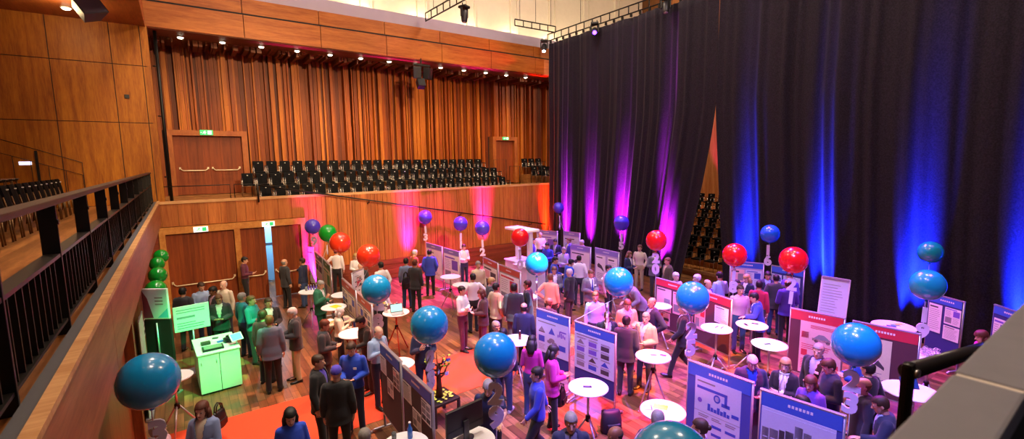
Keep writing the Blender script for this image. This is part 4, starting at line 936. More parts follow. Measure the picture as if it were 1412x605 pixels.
# ================================================================ BAR TABLES
TOPW = plain('table_top_white', '#ece9ec', .4); LEGM = plain('table_leg_chrome', '#c4c0c6', .35, .6)
LEG_REDLIT = plain('table_leg_red', '#c2402c', .4, .2)  # red light falling on the legs is put into their colour
def bar_table(label, x, y, r_=.345, z=1.10, jz=.52, rz=.3, legm=None):
    t = thing('bar_table', label, 'table', (x, y, 0), rz, 'round bar tables')
    if 'group' in t: del t['group']
    lm = legm or LEGM
    b = MB(); b.disc((0, 0), r_, z-.028, z, 40, 0, .008); b.build('table_top', TOPW, t)
    b = MB(); b.tube([(0, 0, jz-.04), (0, 0, z-.028)], .022, 10); b.disc((0, 0), .06, z-.045, z-.028, 16); b.build('column', lm, t)
    b = MB(); b.disc((0, 0), .045, jz-.06, jz+.05, 14, 0, .01); b.build('hub', BLACKM, t)
    for k in range(3):
        a = k*2*PI/3; b = MB(); b.tube([(.03*math.cos(a), .03*math.sin(a), jz), (.34*math.cos(a), .34*math.sin(a), .02)], .017, 8); b.ball((.345*math.cos(a), .345*math.sin(a), .018), .02, 8, 6); b.build('leg', lm, t)
    return t
TAB = {}
TSPEC = []
def BT(key, label, px, py, **kw): TSPEC.append((key, label, at(px, py, 1.10), kw))
BT('t1', 'white round bar table with one black phone, in front of the picture grid board', 832, 522)
BT('t2', 'white round bar table with red and dark flyers beside the group of men', 897, 489, jz=.80, rz=.9)
BT('t3', 'white round bar table with a yellow sheet and glasses, nearest the big blue balloon', 914, 565)
BT('t4', 'white round bar table with two black pens, left of the trio by the maroon board', 988, 452, jz=.4, rz=1.2)
BT('t5', 'white round bar table where the man in the blue suit leans', 1037, 447, jz=.35)
BT('t6', 'white round bar table with one black phone, next to the pink car poster', 1061, 474, jz=.4)
BT('t7', 'white round bar table near the pale lilac boards, nobody at it', 621, 381, jz=.62)
BT('t8', 'white round bar table below the white shirted people by the lilac boards', 640, 391, r_=.30)
BT('t9', 'round bar table crowded with flowers and bottles, red lit legs', 546, 430, legm=LEG_REDLIT, jz=.7)
BT('t10', 'round bar table with a glass and small bottles at the white logo board', 428, 401)
BT('t11', 'round bar table with a yellow sheet, nearest of the tables with red lit legs', 489, 459, legm=LEG_REDLIT, r_=.36)
BT('t12', 'round bar table with a yellow sheet in front of the man in green', 466, 421, legm=LEG_REDLIT, r_=.33)
BT('t13', 'empty white bar table tucked behind the brick red headed boards', 480, 408, legm=LEG_REDLIT, r_=.33)
BT('t14', 'white round bar table with a small bottle behind the 29 balloon', 712, 468)
BT('t15', 'white round bar table under the blue balloon tag, by the man in beige', 722, 406)
BT('t16', 'small table with printed sheets behind the dark felt boards', 577, 505, r_=.30)
BT('t17', 'round table with coloured sheets against the blue drape, far right', 1232, 449, r_=.42)
BT('t18', 'round table with a tangle of silver mesh below the 19 balloon', 1281, 490, r_=.36)
BT('t19', 'round table with a tablet on a stand beside the black handrail post', 1246, 536, r_=.40)
BT('t20', 'white bar table against the end of the maroon board', 906, 419, r_=.30)
BT('t21', 'white bar table half hidden behind the big blue 3 balloon', 240, 519, r_=.30)
BT('t22', 'bar table with blue bottle and glass at the bottom edge, by dark felt boards', 560, 612, r_=.33)
BT('t23', 'bar table carrying the black computer monitor', 648, 606, r_=.36)
BT('t24', 'white round bar table by the lilac machine board', 843, 384, r_=.33)
# ---- keep people, tables and boards clear of one another
FIXED = [(a, c, .0) for a, c, z_ in BOARDS]
def seg(x0, y0, x1, y1, r_): FIXED.append((Vector((x0, y0, 0)), Vector((x1, y1, 0)), r_))
seg(.4, 12.0, .4, 12.7, .42); seg(-.3, 13.35, .3, 13.42, .1); seg(10.15, 12.8, 10.15, 14.2, .5)
_p = at(606, 546, .45); seg(_p.x, _p.y, _p.x+.01, _p.y, .32); _p = at(1124, 447, .35); seg(_p.x, _p.y, _p.x+.1, _p.y-.7, .3); _p = at(843, 588, 0)+Vector((-.12, -.1, 0)); seg(_p.x-.1, _p.y, _p.x+.1, _p.y, .1)
ITEMS = [[s_[0].copy(), 't', s_, .30, s_[0].copy()] for s_ in [(t_[2],)+t_ for t_ in TSPEC]] + [[p_['pos'].copy(), 'p', p_, 1.0, p_['pos'].copy()] for p_ in PSPEC]
DIST = {'pp': .58, 'pt': .67, 'tp': .67, 'tt': .78}
for it in range(160):
    for i in range(len(ITEMS)):
        A = ITEMS[i]
        for j in range(i+1, len(ITEMS)):
            B_ = ITEMS[j]; d = B_[0]-A[0]; d.z = 0; L = d.length; need = DIST[A[1]+B_[1]]
            if L < need:
                d = d/L if L > 1e-4 else Vector((1, 0, 0)); push = (need-L)*.5; wa, wb = A[3], B_[3]
                A[0] -= d*(push*2*wa/(wa+wb)); B_[0] += d*(push*2*wb/(wa+wb))
        for a, c, r_ in FIXED:
            e = c-a; f = max(0, min(1, (A[0]-a).dot(e)/max(e.length_squared, 1e-6))); n_ = A[0]-(a+e*f); n_.z = 0; L = n_.length
            need = r_ + (.36 if A[1] == 'p' else .40) + (.06 if f in (0, 1) else 0)
            if L < need: A[0] += (n_/L if L > 1e-4 else Vector((1, 0, 0)))*(need-L)
        if A[0].y > D-.45: A[0].y = D-.45
        if A[0].x < -.55: A[0].x = -.55
        if A[0].x > XC-.75 and A[1] == 'p': A[0].x = XC-.75
        A[0] += (A[4]-A[0])*(.04 if it < 110 else 0)
for A in ITEMS:
    mv = (A[0]-A[4]).length
    if mv > .2: print('MOVED %.2f' % mv, A[2][2] if A[1] == 't' else A[2]['label'])
    A[0].z = .008 if (-.95 < A[0].x < 8.3 and 8.25 < A[0].y < 10.75) else 0
    if A[1] == 't': TAB[A[2][1]] = A[0]; bar_table(A[2][2], A[0].x, A[0].y, **A[2][4]).location.z = A[0].z
    else: A[2]['pos'] = A[0]
# ---- small things on the tables
def small(name, label, cat, mb, mats, loc, rz=0, group=None):
    o = mb.build(name, mats, None, loc); o.rotation_euler = (0, 0, rz); return tag(o, label, cat, group)
SCREEN_D = plain('phone_screen', '#23232c', .2)
def phone(label, key, dx, dy, rz, w=.065):
    b = MB(); b.rbox((-w/2, -.075, 0), (w/2, .075, .009), .008, 0); b.box((-w/2+.005, -.068, .0085), (w/2-.005, .068, .0096), 1)
    p = TAB[key]; return small('smartphone', label, 'phone', b, [BLACKP, SCREEN_D], (p.x+dx, p.y+dy, 1.102), rz)
phone('black phone lying on the table in front of the picture grid board', 't1', -.02, -.0, .9)
phone('black phone lying on the table next to the pink car poster', 't6', -.05, .02, 1.0)
phone('black phone lying on the table where the blue suited man leans, left side', 't5', -.12, .08, -.6)
phone('dark phone beside the other one on the blue suited man\'s table', 't5', .10, -.02, .4)
def pen(label, key, dx, dy, rz):
    b = MB(); b.tube([(-.08, 0, .008), (.06, 0, .008), (.078, 0, .008)], [.008, .008, .003], 8); p = TAB[key]
    small('pen', label, 'pen', b, BLACKP, (p.x+dx, p.y+dy, 1.101), rz)
pen('black pen on the table left of the trio, upper one', 't4', .06, .03, .1); pen('black pen on the table left of the trio, lower one', 't4', .12, -.07, .15)
def sheet(label, key, dx, dy, rz, mt, w=.21, h=.297):
    b = MB(); n = 6; vs = []
    for i in range(n+1):
        for j in range(2): vs.append((-w/2+w*i/n, -h/2+h*j, .002+.004*math.sin(i*1.1)**2))
    for i in range(n+1):
        for j in range(2): vs.append((-w/2+w*i/n, -h/2+h*j, .0005+.004*math.sin(i*1.1)**2))
    fs = [(2*i, 2*i+2, 2*i+3, 2*i+1) for i in range(n)] + [(14+2*i, 14+2*i+1, 14+2*i+3, 14+2*i+2) for i in range(n)]
    b.add(vs, fs, 0)
    p = TAB[key]; small('paper_sheet', label, 'paper', b, mt, (p.x+dx, p.y+dy, 1.1005), rz)
YEL = plain('sheet_yellow', '#e8c54a', .6); YEL2 = plain('sheet_lemon', '#f0d21e', .6)
sheet('yellow sheet on the table nearest the big blue balloon', 't3', .05, .08, .5, YEL, .16, .22)
sheet('yellow sheet on the nearest table with red lit legs', 't11', .02, .05, .6, YEL2, .24, .3)
sheet('yellow sheet in front of the man in green', 't12', .05, -.02, .4, YEL2, .22, .28)
sheet('red flyer on the table beside the group of men', 't2', .18, -.10, .4, ACC_R, .08, .12)
sheet('dark flyer on the table beside the group of men', 't2', .04, .02, .9, INK_D, .06, .12)
sheet('printed sheet on the small table behind the dark felt boards, left', 't16', -.12, .03, .2, PAPER, .2, .28)
sheet('printed sheet on the small table behind the dark felt boards, right', 't16', .12, -.02, -.3, INK, .18, .26)
sheet('white sheet on the table behind the 29 balloon', 't14', .1, -.08, .3, PAPER, .2, .28)
for k, (mt, nm) in enumerate(((ACC_O, 'orange'), (ACC_B, 'blue'), (ACC_G, 'green'), (ACC_Y, 'yellow'))):
    sheet('%s leaflet on the round table against the blue drape' % nm, 't17', -.22+.15*k, .05-.03*k, .3*k, mt, .12, .18)
def glasses(label, key, dx, dy):
    b = MB()
    for s in (-1, 1): b.tube([(s*.033+.024*math.cos(a*PI/6), .0, .022+.02*math.sin(a*PI/6)) for a in range(13)], .003, 6); b.tube([(s*.058, 0, .03), (s*.062, .12, .012)], .003, 6)
    b.tube([(-.010, 0, .026), (.010, 0, .026)], .003, 6); p = TAB[key]; small('eyeglasses', label, 'glasses', b, plain('glasses_frame', '#2a3a4a', .3), (p.x+dx, p.y+dy, 1.100), .8)
glasses('pair of glasses on the table nearest the big blue balloon', 't3', -.12, .12)
BOT_R = plain('bottle_amber', '#5a1c14', .15, coat=.5); BOT_B = plain('bottle_blue', '#2f6fd0', .15, coat=.5); BOT_G = plain('bottle_green', '#3a5a2a', .15, coat=.5)
def bottle(label, p, mt, h=.22, z=1.10):
    b = MB(); s = h/.22; b.loft([(0, .03*s, .03*s), (.012*s, .034*s, .034*s), (.13*s, .034*s, .034*s), (.165*s, .015*s, .015*s), (.205*s, .013*s, .013*s)], 14, 0)
    b.loft([(.203*s, .016*s, .016*s), (.222*s, .015*s, .015*s)], 12, 1); small('bottle', label, 'bottle', b, [mt, PANELS['white']], (p[0], p[1], z+.001))
def glass(label, p, z=1.10, h=.14):
    b = MB(); b.loft([(0, .028, .028), (.01, .03, .03), (h, .036, .036), (h, .033, .033), (.014, .027, .027)], 16, 0); small('drinking_glass', label, 'glass', b, GLASS, (p[0], p[1], z+.001))
GLASS, _nt, _bs = _new('clear_glass'); _bs.inputs['Roughness'].default_value = .05; _bs.inputs['Transmission Weight'].default_value = .9; _bs.inputs['Base Color'].default_value = (.9, .93, .95, 1)
T = TAB
bottle('small dark red bottle on the table behind the 29 balloon', (T['t14'].x+.05, T['t14'].y-.02), BOT_R, .2)
bottle('blue bottle on the table at the bottom edge, by the dark felt boards', (T['t22'].x+.12, T['t22'].y+.1), BOT_B, .24)
glass('clear glass at the bottom edge table, left of the blue bottle', (T['t22'].x-.1, T['t22'].y+.14))
glass('clear glass on the table at the white logo board', (T['t10'].x-.1, T['t10'].y+.08))
for k in range(4): bottle('small violet bottle on the table at the white logo board, %s in its row' % ORD[k], (T['t10'].x-.02+.07*k, T['t10'].y+.14-.03*k), plain('bottle_violet', '#6a58b8', .2), .16)
for k, (dx, dy, mt, nm) in enumerate(((-.05, .18, BOT_G, 'green'), (.02, .10, BOT_R, 'amber'), (.10, .17, BOT_B, 'blue'), (.16, .05, BOT_G, 'dark green, right')) ): bottle('%s bottle on the crowded flower table' % nm, (T['t9'].x+dx, T['t9'].y+dy), mt, .2)
# flowers in a vase on t9
t = thing('flower_vase', 'small vase of white and yellow flowers on the crowded table', 'flowers', (T['t9'].x-.22, T['t9'].y+.14, 1.101))
b = MB(); b.loft([(0, .035, .035), (.05, .05, .05), (.12, .03, .03), (.14, .036, .036)], 14); b.build('vase', PANELS['white'], t)
rnd = random.Random(5)
for k in range(9):
    a = rnd.uniform(0, 6.28); d_ = rnd.uniform(.02, .1); z = .2+rnd.uniform(0, .09); b = MB(); c = (d_*math.cos(a), d_*math.sin(a), z)
    b.tube([(0, 0, .1), (c[0]*.5, c[1]*.5, .16), c], .004, 5, 1); b.ball(c, (.028, .028, .02), 8, 5, 0); b.build('flower', [rnd.choice((ACC_Y, PAPER, PAPER, ACC_G)), plain('stem_green', '#3f6a30', .6)], t)
def laptop(label, p, z, rz, mt=None):
    t = thing('laptop', label, 'laptop', (p[0], p[1], z), rz)
    b = MB(); b.rbox((-.16, -.115, 0), (.16, .115, .018), .006); b.build('keyboard_base', ALU, t)
    M = Matrix.Translation((0, .115, .015)) @ Matrix.Rotation(-.3, 4, 'X'); b = MB(); b.rbox((-.16, 0, 0), (.16, .012, .215), .006, 0, M); s_ = b.build('lid', BLACKP, t)
    b = MB(); b.box((-.148, -.002, .014), (.148, .0005, .203), 0, M); b.build('screen', mt or plain('laptop_screen', '#d04a86', .3, emit='#d8488c', es=.5), s_)
laptop('open laptop with a pink red screen behind the cream shirted person', (T['t12'].x-.06, T['t12'].y-.98), 1.021, 2.2)
b = MB(); b.rbox((-.36, -.25, .98), (.36, .25, 1.02), .01)
t = thing('side_table', 'low wooden table with the pink screened laptop behind the brick red boards', 'table', (T['t12'].x-.18, T['t12'].y-1.0, 0), .1)
b.build('table_top', wood('small_table_top', '#b9a98c', '#d8cbb0', (4, 4, 4), .5), t)
for sx, sy in ((-1, -1), (1, -1), (1, 1), (-1, 1)): b = MB(); b.tube([(sx*.31, sy*.2, 0), (sx*.31, sy*.2, .98)], .018, 8); b.build('leg', LEG_REDLIT, t)
for k in range(3):
    b = MB(); b.rbox((-.13, -.09, 0), (.13, .09, .02), .004); small('magazine', 'magazine on the low table by the laptop, %s of the stack' % ('bottom', 'middle', 'top')[k], 'magazine', b, (PAPER_C, ACC_Y, PAPER)[k], (T['t12'].x-.40, T['t12'].y-1.03, 1.021+.021*k), .2*k)
laptop('open laptop with a pale screen among the bottles of the crowded table', (T['t9'].x-.02, T['t9'].y-.17), 1.101, -.2, plain('laptop_screen_cool', '#9adcd8', .3, emit='#8adad0', es=.5))
# silver mesh heap and tablets
b = MB(); rnd = random.Random(8)
for k in range(34):
    a = rnd.uniform(0, 6.28); R_ = rnd.uniform(.05, .2); c = Vector((R_*math.cos(a)*.8, R_*math.sin(a)*.8, rnd.uniform(.03, .13)))
    q = Matrix.Rotation(rnd.uniform(0, 3), 3, 'X') @ Matrix.Rotation(rnd.uniform(0, 3), 3, 'Y'); rr_ = rnd.uniform(.025, .055)
    pts = [c+q @ Vector((rr_*math.cos(j*PI/5), rr_*math.sin(j*PI/5), 0)) for j in range(11)]
    for p_ in pts: p_.z = max(.012, p_.z)
    b.tube(pts, .006, 5)
small('wire_model', 'tangled silver wire model on the table below the 19 balloon', 'model', b, STEEL, (T['t18'].x, T['t18'].y, 1.099))
t = thing('tablet', 'dark tablet propped on a stand beside the black handrail post', 'tablet', (T['t19'].x+.06, T['t19'].y+.02, 1.104), -.9)
M = Matrix.Rotation(-.7, 4, 'X'); b = MB(); b.rbox((-.13, -.006, .0), (.13, .006, .19), .005, 0, M); b.box((-.12, -.0075, .01), (.12, -.005, .18), 1, M); b.build('screen', [BLACKP, plain('tablet_screen', '#23407a', .2)], t)
b = MB(); b.tube([(0, .01, .02), (0, .15, .012), (0, .09, .1)], .008, 6); b.build('stand', ALU, t)

# ================================================================ GREEN LIT COUNTER
cx0, cx1, cy0, cy1, ch = .0, .78, 11.75, 12.95, .93
t = thing('display_counter', 'white demonstration counter bathed in green light', 'counter', ((cx0+cx1)/2, cy0, 0), .06)
CW = plain('counter_white', '#e6ebe6', .35)
w2 = (cx1-cx0)/2; dp = cy1-cy0
b = MB(); b.rbox((-w2-.02, -.02, ch-.03), (w2+.02, dp, ch), .008); b.build('counter_top', CW, t)
b = MB(); b.rbox((-w2, .0, .04), (-.005, .03, ch-.03), .006); d_ = b.build('front_panel', CW, t)
b = MB(); b.rbox((.005, .0, .04), (w2, .03, ch-.03), .006); b.build('front_panel', CW, t)
for s in (-1, 1):
    b = MB(); b.box((s*w2-.015*(s+1), .03, .04), (s*w2+.015*(1-s), dp-.02, ch-.03)); b.build('side_panel', CW, t)
b = MB(); b.box((-w2+.02, dp-.05, .04), (w2-.02, dp-.02, ch-.03)); b.build('back_panel', CW, t)
for x in (-w2+.05, -.06): b = MB(); b.tube([(x, -.012, ch-.16), (x, -.012, ch-.24)], .008, 6); b.build('lock', STEEL, t)
for x, y in ((-w2+.05, .05), (0, .05), (w2-.05, .05), (-w2+.05, dp-.06), (w2-.05, dp-.06)): b = MB(); b.loft([(0, .025, .025), (.045, .02, .02)], 10, 0); [None]; o = b.build('foot', BLACKP, t, (x, y, 0))
xc = (cx0+cx1)/2
def on_counter(name, label, cat, mb, mats, dx, dy, rz=0, dz=.001): small(name, label, cat, mb, mats, (xc+dx, cy0+dy, ch+dz), rz)
b = MB(); b.rbox((-.20, -.14, 0), (.20, .14, .045), .008, 0); b.box((-.17, -.11, .045), (.17, .11, .048), 1); on_counter('device_box', 'flat black box at the front of the green lit counter', 'box', b, [BLACKP, plain('box_lid_grey', '#7d8a80', .4)], -.1, .24, .05)
b = MB(); b.rbox((-.09, -.07, 0), (.09, .07, .06), .008); on_counter('device_box', 'small dark box at the left side of the green lit counter', 'box', b, plain('box_brown', '#3b3228', .5), -.22, .62, .1)
t = thing('camera', 'black camera lying on the green lit counter', 'camera', (xc+.22, cy0+.50, ch+.001), .5)
b = MB(); b.rbox((-.10, -.05, 0), (.10, .05, .12), .02); b.rbox((-.04, -.04, .12), (.05, .04, .155), .012); b.build('body', BLACKP, t)
b = MB(); b.tube([(0, -.05, .06), (0, -.13, .06)], [.045, .05], 16); b.build('lens', plain('lens_barrel', '#26262c', .3), t)
b = MB(); b.rbox((-.06, -.035, 0), (.06, .035, .03), .006); on_counter('card_box', 'small blue box on the green lit counter', 'box', b, ACC_B, .06, .60, .3)
b = MB(); b.rbox((-.10, -.07, 0), (.10, .07, .004), .002); on_counter('paper_sheet', 'white leaflet in the middle of the green lit counter', 'paper', b, PAPER, .02, .80, .2)
b = MB(); b.rbox((-.06, -.04, 0), (.06, .04, .02), .005); on_counter('phone_box', 'little dark case at the back of the green lit counter', 'case', b, INK_D, -.02, .93, -.2)
t = thing('tablet', 'white tablet standing at the right corner of the green lit counter', 'tablet', (xc+.36, cy0+.22, ch), .35)
M = Matrix.Translation((0, 0, .17)) @ Matrix.Rotation(-.75, 4, 'X'); b = MB(); b.rbox((-.13, -.006, -.09), (.13, .006, .10), .012, 0, M); b.box((-.105, -.008, -.075), (.105, -.005, .085), 1, M)
b.build('screen', [PANELS['white'], plain('tablet_picture', '#5fa4e8', .3, emit='#5a9ee0', es=.5)], t)
b = MB(); b.tube([(0, 0, .012), (0, .03, .15)], .012, 8); b.disc((0, 0), .06, .0, .012, 16); b.build('stand', ALU, t)
# the board on a stem standing behind the counter
t = thing('info_panel', 'green lit white panel with grey lettering lines behind the counter', 'sign', (.02, 13.35, 0), .12)
b = MB(); b.rbox((-.42, -.02, 1.05), (.30, .02, 1.66), .008); b.build('panel', CW, t)
b = MB(); rnd = random.Random(2)
for k, (z, hh) in enumerate(((1.56, .02), (1.50, .02), (1.36, .05), (1.24, .02), (1.18, .02), (1.12, .02))): b.box((-.36, -.023, z), (-.36+rnd.uniform(.35, .58), -.019, z+hh))
b.build('lettering', INK, t)
b = MB(); b.tube([(-.06, .0, .03), (-.06, 0, 1.06)], .02, 8); b.build('pole', ALU, t)
b = MB(); b.disc((-.06, 0), .24, 0, .03, 24, 0, .008); b.build('base', ALU, t)

# ================================================================ TREE MODEL ON BLACK TABLE
tx, ty = at(606, 546, .45).x, at(606, 546, .45).y
t = thing('low_table', 'low black square table under the paper tree', 'table', (tx, ty, 0), .1)
b = MB(); b.rbox((-.29, -.29, .40), (.29, .29, .45), .006); b.build('table_top', plain('table_black', '#1a1512', .4), t)
for sx, sy in ((-1, -1), (1, -1), (1, 1), (-1, 1)): b = MB(); b.rbox((sx*.265-.025, sy*.265-.025, 0), (sx*.265+.025, sy*.265+.025, .40), .004); b.build('leg', MATS['table_black'], t)
t = thing('paper_tree', 'small brown tree model with green paper leaves and picture cards', 'tree model', (tx, ty, .45), .2)
BARK = wood('model_bark', '#4a2616', '#6f3c22', (8, 8, 1), .7); LEAF = plain('paper_leaf', '#9cc83c', .6); LEAF2 = plain('paper_leaf_lime', '#c9dc4a', .6)
b = MB(); b.tube([(0, 0, 0), (.0, .0, .25), (-.01, 0, .5), (.0, 0, .66)], [.075, .05, .045, .04], 10)
rnd = random.Random(12); tips = []
for k in range(11):
    a = k*2*PI/11*3; z = .36+.03*k; L = rnd.uniform(.16, .30); e = Vector((L*math.cos(a), L*math.sin(a), z+rnd.uniform(.12, .26))); m_ = Vector((e.x*.6, e.y*.6, z+.05))
    b.tube([(0, 0, z), m_, e], [.024, .018, .008], 7); tips += [(m_+e)/2, e]
b.build('trunk', BARK, t)
def leaf_shape(b, c, s, a, tilt, mi=0):
    M = Matrix.Translation(c) @ Matrix.Rotation(a, 4, 'Z') @ Matrix.Rotation(tilt, 4, 'X')
    pts = [(0, 0), (.45, .25), (.6, .6), (.4, .95), (0, 1.15), (-.4, .95), (-.6, .6), (-.45, .25)]
    b.prism([(p[0]*s, p[1]*s) for p in pts], -.002, .002, mi, M)
for k in range(30):
    b = MB(); c = rnd.choice(tips)+Vector((rnd.uniform(-.04, .04), rnd.uniform(-.04, .04), rnd.uniform(-.04, .05))); leaf_shape(b, c, rnd.uniform(.035, .055), rnd.uniform(0, 6.28), rnd.uniform(.2, 1.4)); b.build('leaf', LEAF if k % 3 else LEAF2, t)
for k in range(7):
    b = MB(); c = tips[3*k]; M = Matrix.Translation(c+Vector((0, -.02, -.09))) @ Matrix.Rotation(rnd.uniform(-.8, .8), 4, 'Z'); b.box((-.04, -.002, -.03), (.04, .002, .03), 0, M); b.tube([c, c+Vector((0, -.02, -.06))], .002, 4); b.build('picture_card', rnd.choice((ACC_B, ACC_V, PAPER_B)), t)
b = MB()
for k in range(46):
    a = rnd.uniform(0, 6.28); R_ = .05+.21*math.sqrt(rnd.random()); leaf_shape(b, (R_*math.cos(a), R_*math.sin(a), .006+.02*rnd.random()), rnd.uniform(.04, .06), rnd.uniform(0, 6.28), rnd.uniform(-.12, .12))
b.build('fallen_leaves', LEAF2, t)['kind'] = 'stuff'

# ================================================================ MONITOR, BAGS, BAR
p = T['t23']; t = thing('computer_monitor', 'black computer monitor seen from behind on a bar table', 'monitor', (p.x-.05, p.y+.06, 1.10), .12)
b = MB(); b.rbox((-.31, -.03, .12), (.31, .02, .50), .012); b.rbox((-.31, -.04, .115), (.31, .0, .22), .01); b.build('screen_case', BLACKP, t)
b = MB(); b.box((-.295, .0195, .15), (.295, .023, .485)); b.build('screen', plain('monitor_screen', '#303a5a', .2), t)
b = MB(); b.rbox((-.045, -.06, .0), (.045, -.02, .30), .01); b.build('stand', plain('monitor_stand', '#2c2a33', .35), t)
b = MB(); b.loft([(0, .15, .10), (.012, .15, .10), (.016, .12, .08)], 24); b.build('foot', MATS['monitor_stand'], t)
def bag(name, label, loc, w, d_, h, mt, rz=0, straps=True, kind='hand'):
    t = thing(name, label, 'bag', loc, rz)
    b = MB(); b.loft([(0, w*.44, d_*.44), (.03, w*.5, d_*.5), (h*.55, w*.48, d_*.46), (h*.9, w*.42, d_*.28), (h, w*.36, d_*.14)], 20); b.build('body', mt, t)
    for s in (-1, 1):
        b = MB()
        if kind == 'hand': b.tube([(-w*.28, s*d_*.1, h*.93), (-w*.2, s*d_*.12, h*1.3), (0, s*d_*.12, h*1.45), (w*.2, s*d_*.12, h*1.3), (w*.28, s*d_*.1, h*.93)], .012, 8)
        else: b.tube([(s*w*.22, d_*.2, h*.95), (s*w*.25, d_*.6, h*.8), (s*w*.25, d_*.62, h*.4), (s*w*.25, d_*.42, h*.1)], .018, 8)
        b.build('strap', mt, t)
    b = MB(); b.rbox((-w*.3, -d_*.56, h*.12), (w*.3, -d_*.36, h*.5), .02); b.build('pocket', mt, t)
    return t
LEATH = plain('bag_black', '#131216', .45)
p = at(843, 588, 0)+Vector((-.12, -.1, 0)); bag('backpack', 'dark backpack lying on the floor at the foot of the picture grid board', (p.x, p.y, 0), .42, .28, .42, plain('backpack_dark', '#17172a', .6), -.4, kind='back')
# white bar with canopy
bx, by = 9.75, 14.25
t = thing('white_bar', 'white bar counter with a canopy on posts before the back wall', 'bar', (bx, by, 0), -PI/2)
BARW = plain('bar_white', '#e6dff0', .35)
b = MB(); b.rbox((0, 0, 0), (.62, .75, 1.30), .01); b.build('counter_left', BARW, t)
b = MB(); b.rbox((.64, -.06, 0), (1.42, .80, 1.22), .01); b.build('counter_right', BARW, t)
for lo, hi in (((-.03, -.04, 1.305), (.65, .79, 1.345)), ((.62, -.10, 1.225), (1.47, .85, 1.265))): b = MB(); b.rbox(lo, hi, .008); b.build('counter_top', plain('bar_top', '#f3eef8', .3), t)
for x, zz in ((.40, 1.345), (1.12, 1.265)):
    b = MB(); b.rbox((x-.08, .25, zz), (x+.08, .40, 2.46), .01); b.build('post', BARW, t)
b = MB(); b.rbox((.0, .0, 2.46), (1.32, .62, 2.55), .02); b.build('canopy', plain('canopy_white', '#f6f0fa', .4), t)
# ================================================================ BALLOONS WITH HANGING NUMBERS
def latex(name, col, sheen=.0): return plain(name, col, .22, var=.03, scale=8, coat=.6)
LAT = {'cyan': latex('latex_cyan', '#169ada'), 'violet': latex('latex_violet', '#4a3cc8'), 'red': latex('latex_red', '#e3141c'), 'scarlet': latex('latex_scarlet', '#ee3a1c'), 'green': latex('latex_green', '#0c9b2c'), 'teal': latex('latex_teal', '#14a4b4'), 'blue': latex('latex_blue', '#1f6de6')}
DIG = plain('number_foam', '#e2d6ea', .6); RIB = plain('ribbon_white', '#e8e2ec', .5); RIBR = plain('ribbon_pink', '#f08a80', .5)
DM = {}
def digit_mesh(ch):
    if ch not in DM:
        me = text_mb(ch, .40, .035, .022); me.materials.append(DIG); DM[ch] = me
    return DM[ch]
def balloon(label, px, py, rpx, col, digits='', end=1.74, z=2.45, yaw=0.0, dd=None, ribbon=True, gap=.20, dx=0.0, rib=None, lim=.62, name='balloon'):
    c = at(px, py, z); fwd = ROT @ Vector((0, 0, 1)); dep = (c-EYE).dot(fwd); R_ = rpx*dep/FPX
    base = Vector((c.x, c.y, end)); t = thing(name, label, 'balloon', base)
    dy = 0.0
    if end > 1.3:
        bp, zt = min(((q_, ab[2]) for ab in BOARDS for q_ in ab[:2]), key=lambda q_: (q_[0].x-c.x)**2+(q_[0].y-c.y)**2)
        if math.hypot(bp.x-c.x, bp.y-c.y) < lim: base = Vector((bp.x, bp.y, zt+.022)); t.location = base
        else: end = 0.0; base = Vector((c.x, c.y, 0)); t.location = base
        end = base.z
    ox, oy = c.x-base.x, c.y-base.y
    face = math.atan2(-c.y, -c.x) + PI/2          # local -Y looks at the balcony
    zc = z-end
    b = MB(); rows = []
    for i in range(19):
        a = -PI/2+PI*i/18; k = math.sin(a); rr_ = R_*math.cos(a)*(1-.05*k) if k < 0 else R_*math.cos(a)
        rows.append((zc+R_*k*(1.05 if k < 0 else 1.0), max(rr_, .004), max(rr_, .004), ox, oy))
    b.loft(rows, 32); b.build('latex_shell', LAT[col], t)
    b = MB(); zb = zc-R_*1.05; b.loft([(zb-.035, .028, .028, ox, oy), (zb-.03, .030, .030, ox, oy), (zb-.012, .010, .010, ox, oy), (zb+.01, .018, .018, ox, oy)], 12); b.build('knot', LAT[col], t)
    n = len(digits); rnd = random.Random(int(px))
    if ribbon:
        b = MB(); pts = []
        for i in range(9):
            f = i/8; pts.append((ox*(1-f)+dx*f+.012*math.sin(f*7+px)*(f < 1), oy*(1-f)+.012*math.cos(f*5+px)*(f < 1), (zb-.02)*(1-f)+.004*f))
        b.tube(pts, .006, 5); b.build('ribbon', rib or RIB, t)
    for k, ch in enumerate(digits):
        o = link('number_digit', digit_mesh(ch), t, (ox*.75+dx*.5+rnd.uniform(-.01, .01), oy*.75, zb-.06-gap*.5-.13-k*.335)); o.rotation_euler = (0, rnd.uniform(-.06, .06), face+yaw+rnd.uniform(-.1, .1))
    return t
BA = balloon
BA('big blue balloon with a lilac number 3, beside the side balcony edge', 205, 524, 37, 'cyan', '3', .0, z=2.42, gap=.32, dx=.06, rib=RIBR)
BA('blue balloon carrying number 8 above the lavender shirted man', 519, 398, 20, 'cyan', '8', .01, z=2.38, gap=.42)
BA('blue balloon with a sideways number, above the paper tree', 592, 447, 26, 'cyan', '28', .96, yaw=1.0, gap=.2)
BA('blue balloon carrying number 29 behind the computer monitor', 683, 488, 30, 'cyan', '29', 1.12, gap=.16)
BA('blue balloon over the beige sweatered man\'s table, tag seen edge on', 740, 363, 16, 'cyan', '7', 1.12, yaw=1.5)
BA('red balloon with number 10 in front of the white bar', 717, 327, 12.3, 'red', '10', .0, z=2.5, yaw=.5)
BA('blue balloon over the ring of men, its number seen edge on', 853, 388, 20, 'cyan', '24', 1.74, lim=1.3, yaw=1.45)
BA('violet balloon carrying number 15 before the drapes', 857, 307, 10.5, 'violet', '15', 1.74, z=2.5)
BA('small violet balloon nearest the corner of the drapes', 770, 286, 7.6, 'violet', '14', 1.74, z=2.8, yaw=1.5)
